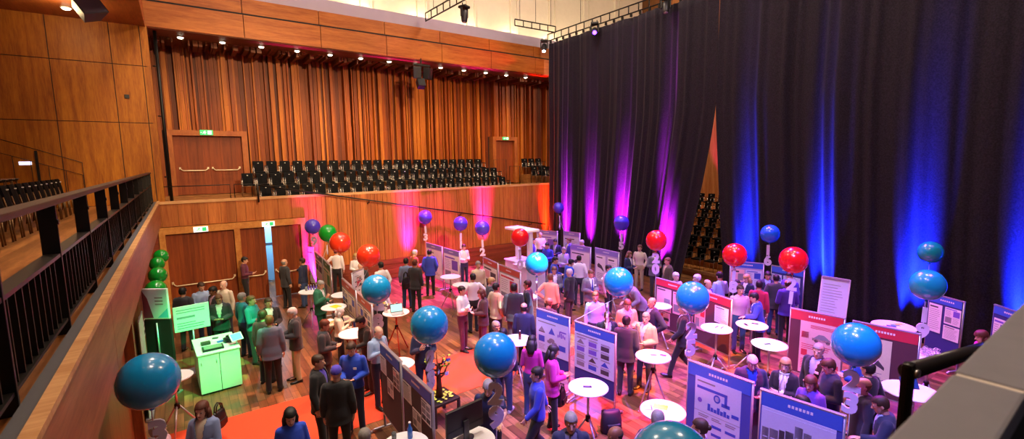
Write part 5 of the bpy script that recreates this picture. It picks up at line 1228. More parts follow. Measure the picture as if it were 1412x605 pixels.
BA('violet balloon carrying number 13 above the oval picture board', 586, 299, 9.6, 'violet', '13', 1.74, z=2.6, gap=.12)
BA('violet balloon carrying number 11 above the pale lilac board', 635, 308, 9.8, 'violet', '11', 1.74, z=2.45, gap=.16)
BA('violet balloon carrying number 12 in front of the magenta lit wall', 665, 314, 10.2, 'violet', '12', .0, z=2.4, gap=.3)
BA('violet balloon carrying number 9, leftmost of the row by the white logo board', 431, 312, 10.4, 'violet', '9', 1.80, z=2.72)
BA('green balloon between a violet and a red one', 452, 321, 12, 'green', '6', 1.74, z=2.58, yaw=1.5)
BA('scarlet balloon next to the green one, over the brick red boards', 469, 334, 14, 'scarlet', '', 1.74, z=2.6)
BA('scarlet balloon nearest the balcony, right of its scarlet twin', 508, 352, 15.6, 'scarlet', '', 1.74, z=2.55)
BA('red balloon carrying number 20 in front of the purple lit drape', 905, 331, 14, 'red', '20', 1.5, z=2.6, gap=.1)
BA('red balloon left of the 16 balloon, over the men behind the maroon board', 1013, 351, 15.8, 'red', '18', 1.74, z=2.45, gap=.1)
BA('red balloon carrying number 21 in front of the blue boards', 1094, 358, 18, 'red', '21', 1.60, z=2.55, gap=.2)
BA('blue balloon carrying number 16 against the drape', 1062, 322, 12.3, 'blue', '16', 1.74, z=2.65, gap=.1)
BA('blue balloon carrying number 25 in front of the maroon board', 955, 410, 22, 'cyan', '25', .3, z=2.45, yaw=.5, gap=.3)
BA('teal balloon above the 19 balloon, nearer the drape', 1283, 347, 14.5, 'teal', '', 1.10, z=2.65)
BA('teal balloon carrying number 19 by the far right boards', 1279, 392, 20.5, 'teal', '19', 1.74, z=2.4, gap=.3)
BA('large blue balloon carrying number 23 in front of the red headed boards', 1180, 474, 29, 'cyan', '23', .9, z=2.35, gap=.12, dx=-.05)
BA('huge blue balloon cut by the bottom edge, nearest the balcony', 927, 643, 59, 'cyan', '', .0, z=2.8)
for k, (px, py, r_, y) in enumerate(((222, 353, 9.5, 15.1), (216.5, 363.5, 9.5, 14.4), (217.5, 379, 11.5, 13.6), (215, 399, 13.5, 13.15), (208, 419, 9, 12.62))):
    q = atY(px, py, y); dep = (q-EYE).dot(ROT @ Vector((0, 0, 1)))
    BA('green balloon in the column by the side wall, %s from the top' % ORD[k], px, py, r_*.96, 'green', '', .0, z=q.z, ribbon=True)
# ================================================================ PEOPLE
def smooth01(t): t = max(0, min(1, t)); return t*t*(3-2*t)
def remesh(mb, voxel, it=2, ratio=1.0, name='m'):
    me = mb.mesh(name+'_raw'); o = link('tmp', me)
    bm = bmesh.new(); bm.from_mesh(me); bmesh.ops.recalc_face_normals(bm, faces=bm.faces[:]); bm.to_mesh(me); bm.free()
    md = o.modifiers.new('r', 'REMESH'); md.mode = 'VOXEL'; md.voxel_size = voxel; md.adaptivity = 0
    if it: sm = o.modifiers.new('s', 'SMOOTH'); sm.iterations = it; sm.factor = .5
    if ratio < 1: dc = o.modifiers.new('d', 'DECIMATE'); dc.ratio = ratio
    dg = bpy.context.evaluated_depsgraph_get(); dg.update()
    out = bpy.data.meshes.new_from_object(o.evaluated_get(dg)); out.name = name
    bpy.data.objects.remove(o); bpy.data.meshes.remove(me)
    out.polygons.foreach_set('use_smooth', [True]*len(out.polygons)); out.materials.clear()
    return out
def coords(me):
    a = np.empty(len(me.vertices)*3); me.vertices.foreach_get('co', a); return a.reshape(-1, 3)
def set_coords(me, a): me.vertices.foreach_set('co', a.ravel()); me.update()
HEADZ = [1.508, 1.52, 1.54, 1.57, 1.60, 1.63, 1.66, 1.69, 1.715, 1.735, 1.748]
HRX = [.018, .036, .049, .060, .067, .072, .074, .072, .063, .046, .020]
HRY = [.020, .036, .060, .080, .091, .096, .098, .095, .083, .060, .026]
HCY = [-.058, -.048, -.030, -.014, -.005, .0, .002, .005, .008, .010, .012]
def head_rows(inf=0.0, z0=1.5): return [(z+(inf if z > 1.7 else 0)*(z-1.6)/.148, rx+inf, ry+inf, 0, cy) for z, rx, ry, cy in zip(HEADZ, HRX, HRY, HCY) if z >= z0]
def P(sx, *v): return Vector((sx*v[0], v[1], v[2]))
# arm poses for the person's left side (+x): elbow, wrist, hand direction, palm normal, curl
ARM = {
 'down': ((.225, .025, 1.145), (.235, -.035, .90), (.02, -.12, -1), (-1, 0, 0), .35),
 'hold': ((.235, .01, 1.14), (.085, -.255, 1.13), (-.45, -.85, .15), (-.3, .2, .9), .55),
 'up': ((.235, -.02, 1.14), (.10, -.24, 1.27), (-.35, -.6, .7), (-.6, .6, .4), .6),
 'cross': ((.235, -.06, 1.145), (-.06, -.205, 1.18), (-1, -.05, .05), (0, .9, -.3), .4),
 'cross2': ((.235, -.05, 1.14), (-.05, -.235, 1.12), (-1, .15, .1), (0, .9, .3), .4),
 'hip': ((.395, .07, 1.18), (.205, .0, 1.01), (-.7, -.5, -.4), (-.5, .5, 0), .5),
 'pocket': ((.265, .07, 1.15), (.205, -.03, .93), (-.1, -.35, -1), (-1, 0, 0), .5),
 'point': ((.27, -.13, 1.27), (.25, -.37, 1.26), (-.05, -1, .05), (-.2, 0, -1), .3),
 'table': ((.26, -.10, 1.235), (.22, -.31, 1.225), (-.1, -1, -.05), (0, -.1, -1), .25),
 'side': ((.40, -.05, 1.36), (.60, -.16, 1.36), (.9, -.3, 0), (0, -.2, -1), .3),
 'back': ((.245, .12, 1.16), (.12, .17, .98), (-.9, .1, -.3), (0, -1, 0), .4),
 'swingf': ((.225, -.06, 1.15), (.21, -.23, .97), (0, -.6, -.8), (-1, 0, 0), .5),
 'swingb': ((.225, .12, 1.17), (.235, .19, .95), (0, .3, -1), (-1, 0, 0), .5),
 'phone': ((.235, -.03, 1.15), (.12, -.20, 1.33), (-.3, -.2, .9), (-.4, .8, .2), .7),
}
POSES = {
 'stand': dict(L='down', R='down'), 'hold': dict(L='hold', R='hold', tilt=.28), 'cross': dict(L='cross', R='cross2'), 'hip': dict(L='hip', R='down', turn=.15),
 'hips': dict(L='hip', R='hip'), 'pocket': dict(L='pocket', R='pocket'), 'point': dict(L='down', R='point', turn=-.1), 'walk': dict(L='swingf', R='swingb', walk=1),
 'lean': dict(L='table', R='table', lean=.62, tilt=.1), 'read': dict(L='hold', R='up', tilt=.42), 'talk': dict(L='hold', R='down', turn=.25), 'back': dict(L='back', R='back'),
 'side': dict(L='side', R='hold', turn=.3), 'phone': dict(L='phone', R='hold', tilt=.3), 'table': dict(L='table', R='down', tilt=.2, lean=.16), 'bag': dict(L='pocket', R='hold', tilt=.1),
}
class Pose:
    def __init__(s, name, sex):
        d = POSES[name]; s.sex = sex; s.lean = d.get('lean', 0); s.tilt = d.get('tilt', .06); s.turn = d.get('turn', 0); s.walk = d.get('walk', 0)
        s.arms = (ARM[d['L']], ARM[d['R']]); s.names = (d['L'], d['R'])
        f = sex == 'f'; s.sw = .168 if f else .192; s.k = .93 if f else 1.0
        if s.walk: s.legs = [((.09, 0, .92), (.09, -.17, .51), (.095, -.27, .085)), ((.09, 0, .92), (.09, -.02, .49), (.095, .30, .15))]
        else: s.legs = [((.09, 0, .92), (.105, -.02, .50), (.115, .0, .08)), ((.09, 0, .92), (.10, -.035, .50), (.105, -.05, .08))]
        s.H = Matrix.Translation((0, .01, 1.52)) @ Matrix.Rotation(s.turn, 4, 'Z') @ Matrix.Rotation(s.tilt, 4, 'X') @ Matrix.Translation((0, -.01, -1.52))
        s.LM = Matrix.Translation((0, 0, .92)) @ Matrix.Rotation(s.lean, 4, 'X') @ Matrix.Translation((0, 0, -.92))
    def bend(s, me):
        if not s.lean: return
        a = coords(me); t = np.clip((a[:, 2]-.90)/.26, 0, 1); ang = s.lean*(t*t*(3-2*t)); y, z = a[:, 1].copy(), a[:, 2]-.92
        a[:, 1] = y*np.cos(ang)-z*np.sin(ang); a[:, 2] = .92+y*np.sin(ang)+z*np.cos(ang); set_coords(me, a)
    def sh(s, sx): return P(sx, s.sw-.018, .01, 1.415)
    def arm(s, i):
        sx = 1 if i == 0 else -1; A = s.arms[i]; sc = s.sw/.192
        return s.sh(sx), P(sx, A[0][0]*sc, *A[0][1:]), P(sx, A[1][0]*sc, *A[1][1:]), P(sx, *A[2]).normalized(), P(sx, *A[3]).normalized(), A[4], sx
    def torso(s, inf, z0, z1):
        f = s.sex == 'f'
        rows = [(.80, .150, .098, .0), (.86, .168, .108, .0), (.93, .172 if not f else .178, .112, .0), (1.00, .160, .108, .0), (1.08, .148 if not f else .132, .102 if not f else .092, -.004), (1.16, .152 if not f else .136, .104 if not f else .096, -.004), (1.25, .166 if not f else .150, .112 if not f else .114, -.008 if not f else -.014), (1.33, .174 if not f else .154, .112 if not f else .112, -.004), (1.40, .168 if not f else .148, .098, .004), (1.45, .118, .078, .012), (1.478, .072, .064, .014)]
        out = []
        for z, rx, ry, cy in rows:
            if z0 <= z <= z1: out.append((z, rx+inf, ry+inf, 0, cy))
        return out
def hand(b, W, d, nrm, curl, sx, k=1.0):
    s_ = d.cross(nrm).normalized()*sx; s_ = (s_ - d*s_.dot(d)).normalized(); nrm = (nrm - d*nrm.dot(d)).normalized()
    b.tube([W-d*.03, W+d*.01, W+d*.05*k, W+d*.088*k], [(.021, .026), (.018, .032), (.015, .040), (.011, .038)], 10, ref=nrm)
    for off, L, sp in ((-.031, .058, -.20), (-.0105, .074, -.06), (.0105, .079, .06), (.031, .071, .20)):
        p = W+d*.082*k+s_*off; v = (d+s_*sp).normalized(); pts = [p]; a = 0
        for seg in (.42, .33, .25):
            a += curl*.75; q = pts[-1]+(v*math.cos(a)+nrm*math.sin(a))*(L*seg*1.0); pts.append(q)
        b.tube(pts, [.0088, .0082, .0078, .006], 7)
    p = W+d*.028+s_*.032; q = p+(d*.62+s_*.62+nrm*.3).normalized()*.036; r_ = q+(d*.85+s_*.12+nrm*.5).normalized()*.032
    b.tube([p-s_*.012, p, q, r_], [.013, .0125, .0105, .008], 8)
CACHE = {}
def body_mesh(po, key):
    if key in CACHE: return CACHE[key]
    b = MB(); b.loft(po.torso(0, 0, 2), 22)
    b.loft([(1.44, .060, .062, 0, .016), (1.50, .053, .058, 0, .008), (1.56, .050, .055, 0, .0)], 16)
    hb = MB(); hb.loft(head_rows(), 26)
    hb.tube([(0, -.092, 1.645), (0, -.104, 1.622), (0, -.116, 1.600), (0, -.098, 1.592)], [.008, .010, .0145, .011], 8)          # nose
    for sx in (-1, 1):
        hb.ball((sx*.074, .008, 1.622), (.010, .020, .032), 10, 8); hb.ball((sx*.031, -.083, 1.652), (.024, .012, .006), 8, 6)                # ear, brow
        hb.ball((sx*.030, -.082, 1.632), (.014, .010, .009), 8, 6)                                                                    # eyelid
    hb.ball((0, -.086, 1.566), (.024, .012, .007), 8, 6); hb.ball((0, -.072, 1.528), (.022, .016, .014), 8, 6)                                    # lips, chin
    b.add([po.H @ Vector(v) for v in hb.v], hb.f, 0, True)
    for i in (0, 1):
        S, E, W, d, nrm, curl, sx = po.arm(i); k = po.k
        b.tube([S+Vector((0, 0, .01)), S.lerp(E, .3), S.lerp(E, .7), E], [.052*k, .050*k, .043*k, .038*k], 12); b.tube([E, E.lerp(W, .3), E.lerp(W, .75), W], [.038*k, .040*k, .031*k, .025*k], 12); b.ball(E, .039*k, 10, 8); b.ball(S, .054*k, 12, 8)
        hand(b, W, d, nrm, curl, sx, k)
        h, kn, an = [P(sx, *v) for v in po.legs[i]]
        b.tube([h, h.lerp(kn, .4), kn], [.088, .076, .054], 14); b.tube([kn, kn.lerp(an, .3), kn.lerp(an, .8), an], [.054, .056, .040, .036], 12); b.ball(kn, .055, 10, 8)
        b.tube([an+Vector((0, .03, -.04)), an+Vector((0, -.05, -.045)), an+Vector((0, -.13, -.055))], [(.032, .034), (.028, .038), (.016, .034)], 10)
    me = remesh(b, .0062, 2, .24, 'person_body'); me.materials.append(None)
    for mt in (plain('eye_white', '#e9e2da', .3), plain('eye_dark', '#23170f', .25), plain('lip', '#a85a50', .5)): me.materials.append(mt)
    Hi = po.H.inverted(); mi = []
    for p in me.polygons:
        c = Hi @ p.center; k = 0
        if c.z > 1.5 and c.y < -.055:
            ex = abs(c.x)-.030
            if (ex/.0145)**2+((c.z-1.632)/.0085)**2 < 1: k = 2 if (ex/.008)**2+((c.z-1.632)/.0095)**2 < 1 else 1
            elif (c.x/.024)**2+((c.z-1.565)/.0085)**2 < 1: k = 3
        mi.append(k)
    me.polygons.foreach_set('material_index', mi); po.bend(me); CACHE[key] = me
    return me
def top_mesh(po, key, kind):
    if key in CACHE: return CACHE[key]
    jacket = kind in ('jacket', 'coat'); inf = {'shirt': .014, 'tee': .014, 'sweater': .021, 'jacket': .033, 'coat': .037}[kind]
    hem = {'shirt': .97, 'tee': .90, 'sweater': .885, 'jacket': .785, 'coat': .62}[kind]
    b = MB(); rows = [(r_[0]+(inf*.8 if r_[0] > 1.39 else 0),)+r_[1:] for r_ in po.torso(inf, max(hem+.03, .80), 2)]
    lo = rows[0]; rows = ([(hem, lo[1]+(.012 if jacket else -.004), lo[2]+(.014 if jacket else -.002), 0, 0)] if hem < rows[0][0]-.01 else []) + rows
    b.loft(rows, 26)
    b.loft([(1.43, .092+inf*.3, .080, 0, .014), (1.482, .066+inf*.25, .067+inf*.2, 0, .010), (1.508, .062+inf*.25, .065+inf*.2, 0, .008)], 18)         # collar
    for i in (0, 1):
        S, E, W, d, nrm, curl, sx = po.arm(i); k = po.k; g = inf*.62
        if kind == 'tee': b.tube([S, S.lerp(E, .4), S.lerp(E, .72)], [.060*k, .060*k, .058*k], 14); b.ball(S, .060*k, 12, 8); continue
        b.tube([S, S.lerp(E, .35), S.lerp(E, .75), E], [(.054*k+g), (.053*k+g), (.047*k+g), (.044*k+g)], 14)
        b.tube([E, E.lerp(W, .35), E.lerp(W, .8), W-d*.0], [.044*k+g, .043*k+g, .035*k+g, .031*k+g], 14); b.ball(E, .045*k+g, 12, 8); b.ball(S, .054*k+g, 12, 8)
    me = remesh(b, .0125, 3, .55, kind)
    if jacket:
        bm = bmesh.new(); bm.from_mesh(me); dead = []
        for f in bm.faces:
            c = f.calc_center_median()
            if c.y < -.02 and 1.14 < c.z < 1.53 and abs(c.x) < .018+.062*((c.z-1.14)/.34)**.8 and f.normal.y < -.05: dead.append(f)
        bmesh.ops.delete(bm, geom=dead, context='FACES'); bm.to_mesh(me); bm.free()
        o = link('tmp', me); sd = o.modifiers.new('s', 'SOLIDIFY'); sd.thickness = .008; sd.offset = -1
        dg = bpy.context.evaluated_depsgraph_get(); dg.update(); m2 = bpy.data.meshes.new_from_object(o.evaluated_get(dg)); bpy.data.objects.remove(o); bpy.data.meshes.remove(me); me = m2; me.name = kind
        me.polygons.foreach_set('use_smooth', [True]*len(me.polygons))
    me.materials.clear(); me.materials.append(None); po.bend(me); CACHE[key] = me
    return me
def trouser_mesh(po, key, skirt=False):
    if key in CACHE: return CACHE[key]
    b = MB(); r_ = po.torso(.012, .80, 1.01); b.loft([(.79, .13, .10, 0, 0)]+r_+[(1.015, r_[-1][1], r_[-1][2], 0, 0)], 24)
    for i in (0, 1):
        sx = 1 if i == 0 else -1; h, kn, an = [P(sx, *v) for v in po.legs[i]]
        b.tube([h+Vector((0, 0, -.02)), h.lerp(kn, .35), h.lerp(kn, .8), kn], [.098, .092, .073, .069], 16); b.tube([kn, kn.lerp(an, .4), kn.lerp(an, .85), an+Vector((0, .01, -.025))], [.069, .064, .058, .060], 16); b.ball(kn, .069, 12, 8)
    me = remesh(b, .0135, 3, .5, 'trousers'); me.materials.append(None); po.bend(me); CACHE[key] = me
    return me
def shoe_mesh(po, i, key):
    if key in CACHE: return CACHE[key]
    sx = 1 if i == 0 else -1; an = P(sx, *po.legs[i][2]); pitch = .55 if (po.walk and i == 1) else (-.25 if po.walk else 0)
    b = MB(); rs = []
    for y, w, z1 in ((.075, .024, .050), (.060, .036, .075), (.02, .040, .088), (-.03, .041, .080), (-.08, .046, .060), (-.13, .047, .050), (-.17, .038, .042), (-.195, .018, .032)):
        rs.append([Vector((w*math.cos(a)*(1 if math.sin(a) > 0 else 1.04), y, (.012+(z1-.012)*max(0, math.sin(a))) if math.sin(a) > 0 else .012*(1+math.sin(a)*1.0)*.5)) for a in [2*PI*j/14 for j in range(14)]])
    b.rings(rs, 14, 0, True)
    M = Matrix.Translation(an+Vector((0, 0, -.08))) @ Matrix.Translation((0, 0, .05)) @ Matrix.Rotation(pitch, 4, 'X') @ Matrix.Rotation(sx*.12, 4, 'Z') @ Matrix.Translation((0, 0, -.05))
    b.v = [tuple(M @ Vector(v)) for v in b.v]; me = b.mesh('shoe'); me.materials.append(None); CACHE[key] = me
    return me
def hair_mesh(kind):
    key = 'hair_'+kind
    if key in CACHE: return CACHE[key]
    inf = {'short': .014, 'bald': .010, 'crop': .009, 'long': .018, 'bob': .020, 'bun': .013, 'cap': .016, 'wavy': .026}[kind]
    n = 40; rows = []
    zs = [1.545+.0105*i for i in range(20)]
    for z in zs:
        rx = np.interp(z, HEADZ, HRX); ry = np.interp(z, HEADZ, HRY); cy = np.interp(z, HEADZ, HCY)
        g = inf; rows.append((z+(inf*.9 if z > 1.70 else 0)*(z-1.70)/.045, rx+g, ry+g, 0, cy))
    rs = []; rnd = random.Random(5)
    for z, rx, ry, _, cy in rows:
        rs.append([Vector((rx*math.cos(2*PI*j/n)*(1+.02*math.sin(j*2.3+z*60)), cy+ry*math.sin(2*PI*j/n)*(1+.02*math.cos(j*1.7+z*50)), z+.002*math.sin(j*3.1))) for j in range(n)])
    b = MB(); b.rings(rs, n, 0, True)
    bm = bmesh.new()
    vs = [bm.verts.new(v) for v in b.v]; bm.verts.ensure_lookup_table()
    for f in b.f:
        try: bm.faces.new([vs[i] for i in f])
        except ValueError: pass
    bmesh.ops.recalc_face_normals(bm, faces=bm.faces[:])
    def keep(c):
        front = c.y < .0
        hl = 1.690 - .45*max(0, -c.y-.05)*0
        if kind == 'bald': return c.y > -.005 and c.z < 1.672 and c.z > 1.565 and not (abs(c.x) > .06 and c.z < 1.60 and c.y < .02)
        if kind == 'cap': return c.z > 1.672 - .25*max(0, c.y)*1.2
        if c.y < -.045: return c.z > (1.688 if kind != 'wavy' else 1.680)
        if c.y < .012: return c.z > 1.650 if kind in ('short', 'crop', 'bun') else c.z > (1.640 if abs(c.x) < .06 else 1.545)
        return c.z > (1.572 if kind in ('short', 'bun') else 1.59 if kind == 'crop' else 1.54)
    bmesh.ops.delete(bm, geom=[f for f in bm.faces if not keep(f.calc_center_median())], context='FACES')
    me = bpy.data.meshes.new(key); bm.to_mesh(me); bm.free()
    o = link('tmp', me); sd = o.modifiers.new('s', 'SOLIDIFY'); sd.thickness = inf*.9; sd.offset = -1
    dg = bpy.context.evaluated_depsgraph_get(); dg.update(); m2 = bpy.data.meshes.new_from_object(o.evaluated_get(dg)); bpy.data.objects.remove(o)
    bm = bmesh.new(); bm.from_mesh(m2); ex = MB()
    if kind in ('long', 'wavy'):
        for sx in (-1, 1): ex.tube([(sx*.066, .02, 1.66), (sx*.086, .022, 1.57), (sx*.082, .02, 1.47), (sx*.075, -.02, 1.38)], [(.026, .040), (.030, .046), (.028, .042), (.012, .02)], 10)
        ex.tube([(0, .075, 1.66), (0, .088, 1.56), (0, .095, 1.46), (0, .098, 1.38)], [(.05, .062), (.042, .082), (.034, .085), (.015, .05)], 14, ref=(0, 1, 0))
    if kind == 'bob':
        for sx in (-1, 1): ex.tube([(sx*.068, .01, 1.66), (sx*.084, .01, 1.58), (sx*.074, -.005, 1.525)], [(.024, .040), (.026, .042), (.012, .026)], 10)
        ex.tube([(0, .08, 1.65), (0, .085, 1.57), (0, .07, 1.52)], [(.045, .06), (.036, .07), (.015, .05)], 12, ref=(0, 1, 0))
    if kind == 'bun': ex.ball((0, .115, 1.66), (.036, .034, .036), 12, 8)
    if ex.v:
        v2 = [bm.verts.new(v) for v in ex.v]
        for f in ex.f: bm.faces.new([v2[i] for i in f])
        bmesh.ops.recalc_face_normals(bm, faces=bm.faces[:])
    bm.to_mesh(m2); bm.free(); m2.polygons.foreach_set('use_smooth', [True]*len(m2.polygons)); m2.materials.clear(); m2.materials.append(None); m2.name = 'hair'
    CACHE[key] = m2
    return m2
CLOTH = {'K': '#17161a', 'N': '#1d2446', 'DG': '#33333a', 'G': '#6d6c74', 'LG': '#a5a3aa', 'W': '#e6e1e4', 'CR': '#dccfb8', 'LB': '#9db4dc', 'B': '#2c3fb4', 'RB': '#1f48c8', 'T': '#16788c', 'MA': '#5c1f36', 'PU': '#6a3fb4', 'MG': '#b8248a', 'BE': '#c9ae8c', 'BR': '#4a2c24', 'GN': '#1f6a4c', 'OR': '#b4562c', 'LV': '#b3abd4', 'PK': '#dca6b8', 'KH': '#b8a57c', 'JE': '#2b3f6c', 'OL': '#4b4632', 'VI': '#4b3ab8', 'SL': '#5a6a82', 'RD': '#c01f48', 'BG': '#7886b0'}
SKIN = {'l': '#d9a386', 'm': '#c58a68', 'd': '#8a5a3e', 'p': '#e3b49c'}
HAIRC = {'k': '#17120f', 'b': '#3b2618', 'n': '#6b4a2c', 'y': '#b08a52', 'g': '#8b8682', 'w': '#c9c5c2', 'r': '#5a2c1a'}
def cloth(k): return plain('cloth_'+k.lower(), CLOTH[k], .8, var=.12, scale=120, sheen=.15)
def setmat(o, mt):
    o.material_slots[0].link = 'OBJECT'; o.material_slots[0].material = mt
PEOPLE_POS = []
BADGE = plain('badge_white', '#f0ecf4', .4)
def person(hx, hy, face, pose, sex, hair, hc, skin, top, tc, sc, tr, label, h=None, feet=None, extra=''):
    po = Pose(pose, sex); k = h/1.755
    p = feet; c = Vector((-p.x, -p.y, 0)).normalized(); ang = math.atan2(c.y, c.x) + math.radians(face)
    rz = ang + PI/2; pk = pose+sex
    o = link('person', body_mesh(po, 'body_'+pk)); o.location = p; o.rotation_euler = (0, 0, rz); o.scale = (k, k, k); tag(o, label, 'person')
    setmat(o, plain('skin_'+skin, SKIN[skin], .5, var=.08, sub=.08))
    PEOPLE_POS.append((p.x, p.y, label))
    kids = []
    if top in ('jacket', 'coat'):
        a = link('shirt', top_mesh(po, 'shirt_'+pk, 'shirt'), o); setmat(a, cloth(sc))
    a = link(top if top != 'tee' else 't_shirt', top_mesh(po, top+'_'+pk, top), o); setmat(a, cloth(tc))
    a = link('trousers', trouser_mesh(po, 'trousers_'+pk), o); setmat(a, cloth(tr))
    for i in (0, 1): a = link('shoe', shoe_mesh(po, i, 'shoe%d_%s' % (i, pk)), o); setmat(a, plain('shoe_leather' if 's' not in extra else 'shoe_white', '#1b1512' if 's' not in extra else '#cfcad2', .4))
    if hair != 'none':
        a = link('hair', hair_mesh(hair), o); a.matrix_local = po.LM @ po.H; setmat(a, plain('hair_'+hc, HAIRC[hc], .6, var=.3, scale=60) if hair != 'cap' else cloth('VI'))
    if 'b' in extra:
        key = 'badge'
        if key not in CACHE: q = MB(); q.rbox((.055, -.160, 1.275), (.115, -.148, 1.315), .002); CACHE[key] = q.mesh('name_badge'); CACHE[key].materials.append(BADGE)
        a = link('name_badge', CACHE[key], o); a.matrix_local = po.LM
    if 'g' in extra:
        key = 'spectacles'
        if key not in CACHE:
            q = MB()
            for s in (-1, 1): q.tube([(s*.031+.021*math.cos(t*PI/6), -.104+.004*abs(math.cos(t*PI/6)), 1.632+.016*math.sin(t*PI/6)) for t in range(13)], .0028, 5); q.tube([(s*.052, -.100, 1.636), (s*.080, -.03, 1.640), (s*.082, .0, 1.632)], .0026, 5)
            q.tube([(-.010, -.106, 1.636), (.010, -.106, 1.636)], .0026, 5); CACHE[key] = q.mesh('spectacles'); CACHE[key].materials.append(BLACKP)
        a = link('spectacles', CACHE[key], o); a.matrix_local = po.LM @ po.H
    if 't' in extra:
        key = 'tie'
        if key not in CACHE: q = MB(); q.add([], []); q.prism([(-.018, 1.47), (.018, 1.47), (.014, 1.44), (.032, 1.12), (0, 1.08), (-.032, 1.12), (-.014, 1.44)], -.141, -.134, 0, Matrix(((1, 0, 0, 0), (0, 0, 1, 0), (0, 1, 0, 0), (0, 0, 0, 1)))); CACHE[key] = q.mesh('tie'); CACHE[key].materials.append(plain('tie_blue', '#2a3c8c', .5))
        a = link('tie', CACHE[key], o); a.matrix_local = po.LM
    if 'c' in extra:
        key = 'scarf'
        if key not in CACHE: q = MB(); q.tube([(.075*math.cos(t*PI/8), .008+.078*math.sin(t*PI/8), 1.485) for t in range(17)], .024, 8); q.tube([(.02, -.085, 1.47), (.04, -.155, 1.35), (.035, -.155, 1.16)], [(.03, .018), (.035, .012), (.036, .01)], 8); q.tube([(-.02, -.085, 1.47), (-.03, -.155, 1.36), (-.04, -.155, 1.2)], [(.03, .018), (.035, .012), (.036, .01)], 8); CACHE[key] = q.mesh('scarf'); CACHE[key].materials.append(plain('scarf_pale', '#d8d4c8', .8, var=.3, scale=30))
        a = link('scarf', CACHE[key], o)
    return o
for s_ in PSPEC: person(*s_['args'], feet=s_['pos'], extra=s_['extra'])
# bags carried
bag('shoulder_bag', 'dark shoulder bag on the back of the grey blue shirted man', at(560, 398, 1.0)+Vector((.0, -.0, 0)), .30, .14, .38, LEATH, .3)
bag('handbag', 'black handbag beside the woman in the magenta jacket', Vector((at(774, 585, 0).x, at(774, 585, 0).y, .42)), .36, .16, .28, LEATH, .5)
bag('handbag', 'black bag behind the brown haired woman on the carpet', Vector((at(292, 612, 0).x+.15, at(292, 612, 0).y, .28)), .34, .16, .32, LEATH, .9)
# ================================================================ CARPET AND LIGHT
b = MB(); b.box((-.93, 8.50, 0), (8.2, 10.39, .006)); o = b.build('red_carpet', plain('carpet_red', '#e64c28', .9, scale=160, var=.12)); tag(o, 'long red carpet runner across the parquet floor', 'carpet')
def spot(name, loc, aim, energy, col, deg=40, blend=.5, size=.15):
    d = bpy.data.lights.new(name, 'SPOT'); d.energy = energy; d.color = col; d.spot_size = math.radians(deg); d.spot_blend = blend; d.shadow_soft_size = size
    o = bpy.data.objects.new(name, d); COL.objects.link(o); o.location = loc
    o.rotation_euler = (Vector(aim)-Vector(loc)).to_track_quat('-Z', 'Y').to_euler(); return o
def point(name, loc, energy, col, size=.2):
    d = bpy.data.lights.new(name, 'POINT'); d.energy = energy; d.color = col; d.shadow_soft_size = size
    o = bpy.data.objects.new(name, d); COL.objects.link(o); o.location = loc; return o
# house lights high under the ceiling
WARM = (1.0, .80, .60)
for x in (2.5, 11.5):
    for y in (4.0, 13.5): point('house_light', (x, y, 15.0), 700, WARM, .9)
# warm front-of-house floods on the facing wall
for x, ax in ((5.0, 2.5), (6.5, 9.8)): spot('front_flood', (x, -1.5, 11.6), (ax, 22, 3.6), 6800, (1, .70, .38), 34, .6, .25)
# hall beyond the drapes
point('far_hall_fill', (20.5, 11.5, 10.0), 700, WARM, .4)  # unseen lamp added so the tiered chairs do not go black
spot('far_wall_light', (25.6, 13.2, .4+2.2), (26.8, 13.4, 5), 900, (1, .03, .8), 60, .6, .1); spot('far_wall_light', (25.6, 14.8, .4+2.2), (26.8, 15.0, 5), 900, (1, .03, .8), 60, .6, .1); spot('far_wall_light', (25.6, 11.6, 2.6), (26.8, 11.6, 4.6), 700, (.05, 1, .1), 60, .6, .1)
# side balcony and foyer
point('balcony_light', (-2.2, 17.0, 9.0), 45, (1, .70, .36), .2)
for y in (3, 10): point('balcony_light', (-3.2, y, 8.9), 75, (1, .70, .42), .25)
point('foyer_light', (2.9, D+1.5, 2.6), 130, (.66, .85, 1), .3)
# soffit downlights over the balcony
for x in xs_dl: spot('soffit_spot', (x, 20.0, ZS-.09), (x, 20.7, 4.5), 90, (1, .78, .5), 95, .8, .06)
# cove lamps behind the white band
for k in range(9): point('cove_lamp', (1.6+2.55*k, D+.72, 11.0), 55, (1, .86, .58), .12)
# LED battens standing on the floor, washing up the wooden wall and the drapes
def batten(name, loc, aim, energy, col, w, spread=24, depth=.10):
    d = bpy.data.lights.new(name, 'AREA'); d.shape = 'RECTANGLE'; d.size = w; d.size_y = depth; d.energy = energy; d.color = col; d.spread = math.radians(spread)
    o = bpy.data.objects.new(name, d); COL.objects.link(o); o.location = loc
    z = (Vector(loc)-Vector(aim)).normalized(); x = Vector((1, 0, 0)) if abs(aim[1]-loc[1]) > abs(aim[0]-loc[0]) else Vector((0, 1, 0))
    y = z.cross(x).normalized(); x = y.cross(z); o.matrix_world = Matrix(((x.x, y.x, z.x, loc[0]), (x.y, y.y, z.y, loc[1]), (x.z, y.z, z.z, loc[2]), (0, 0, 0, 1))); return o
for px, e, zt in ((431, 30, 2.0), (566, 55, 2.3), (671, 70, 3.0)):
    x = atY(px, 330, D-.3).x; batten('wall_batten', (x, D-.40, .15), (x, D-.03, zt), e, (1, .01, 1), .4)
batten('wall_batten', (15.72, D-.34, .15), (15.74, D-.03, 3.5), 70, (1, .03, .01), .14)
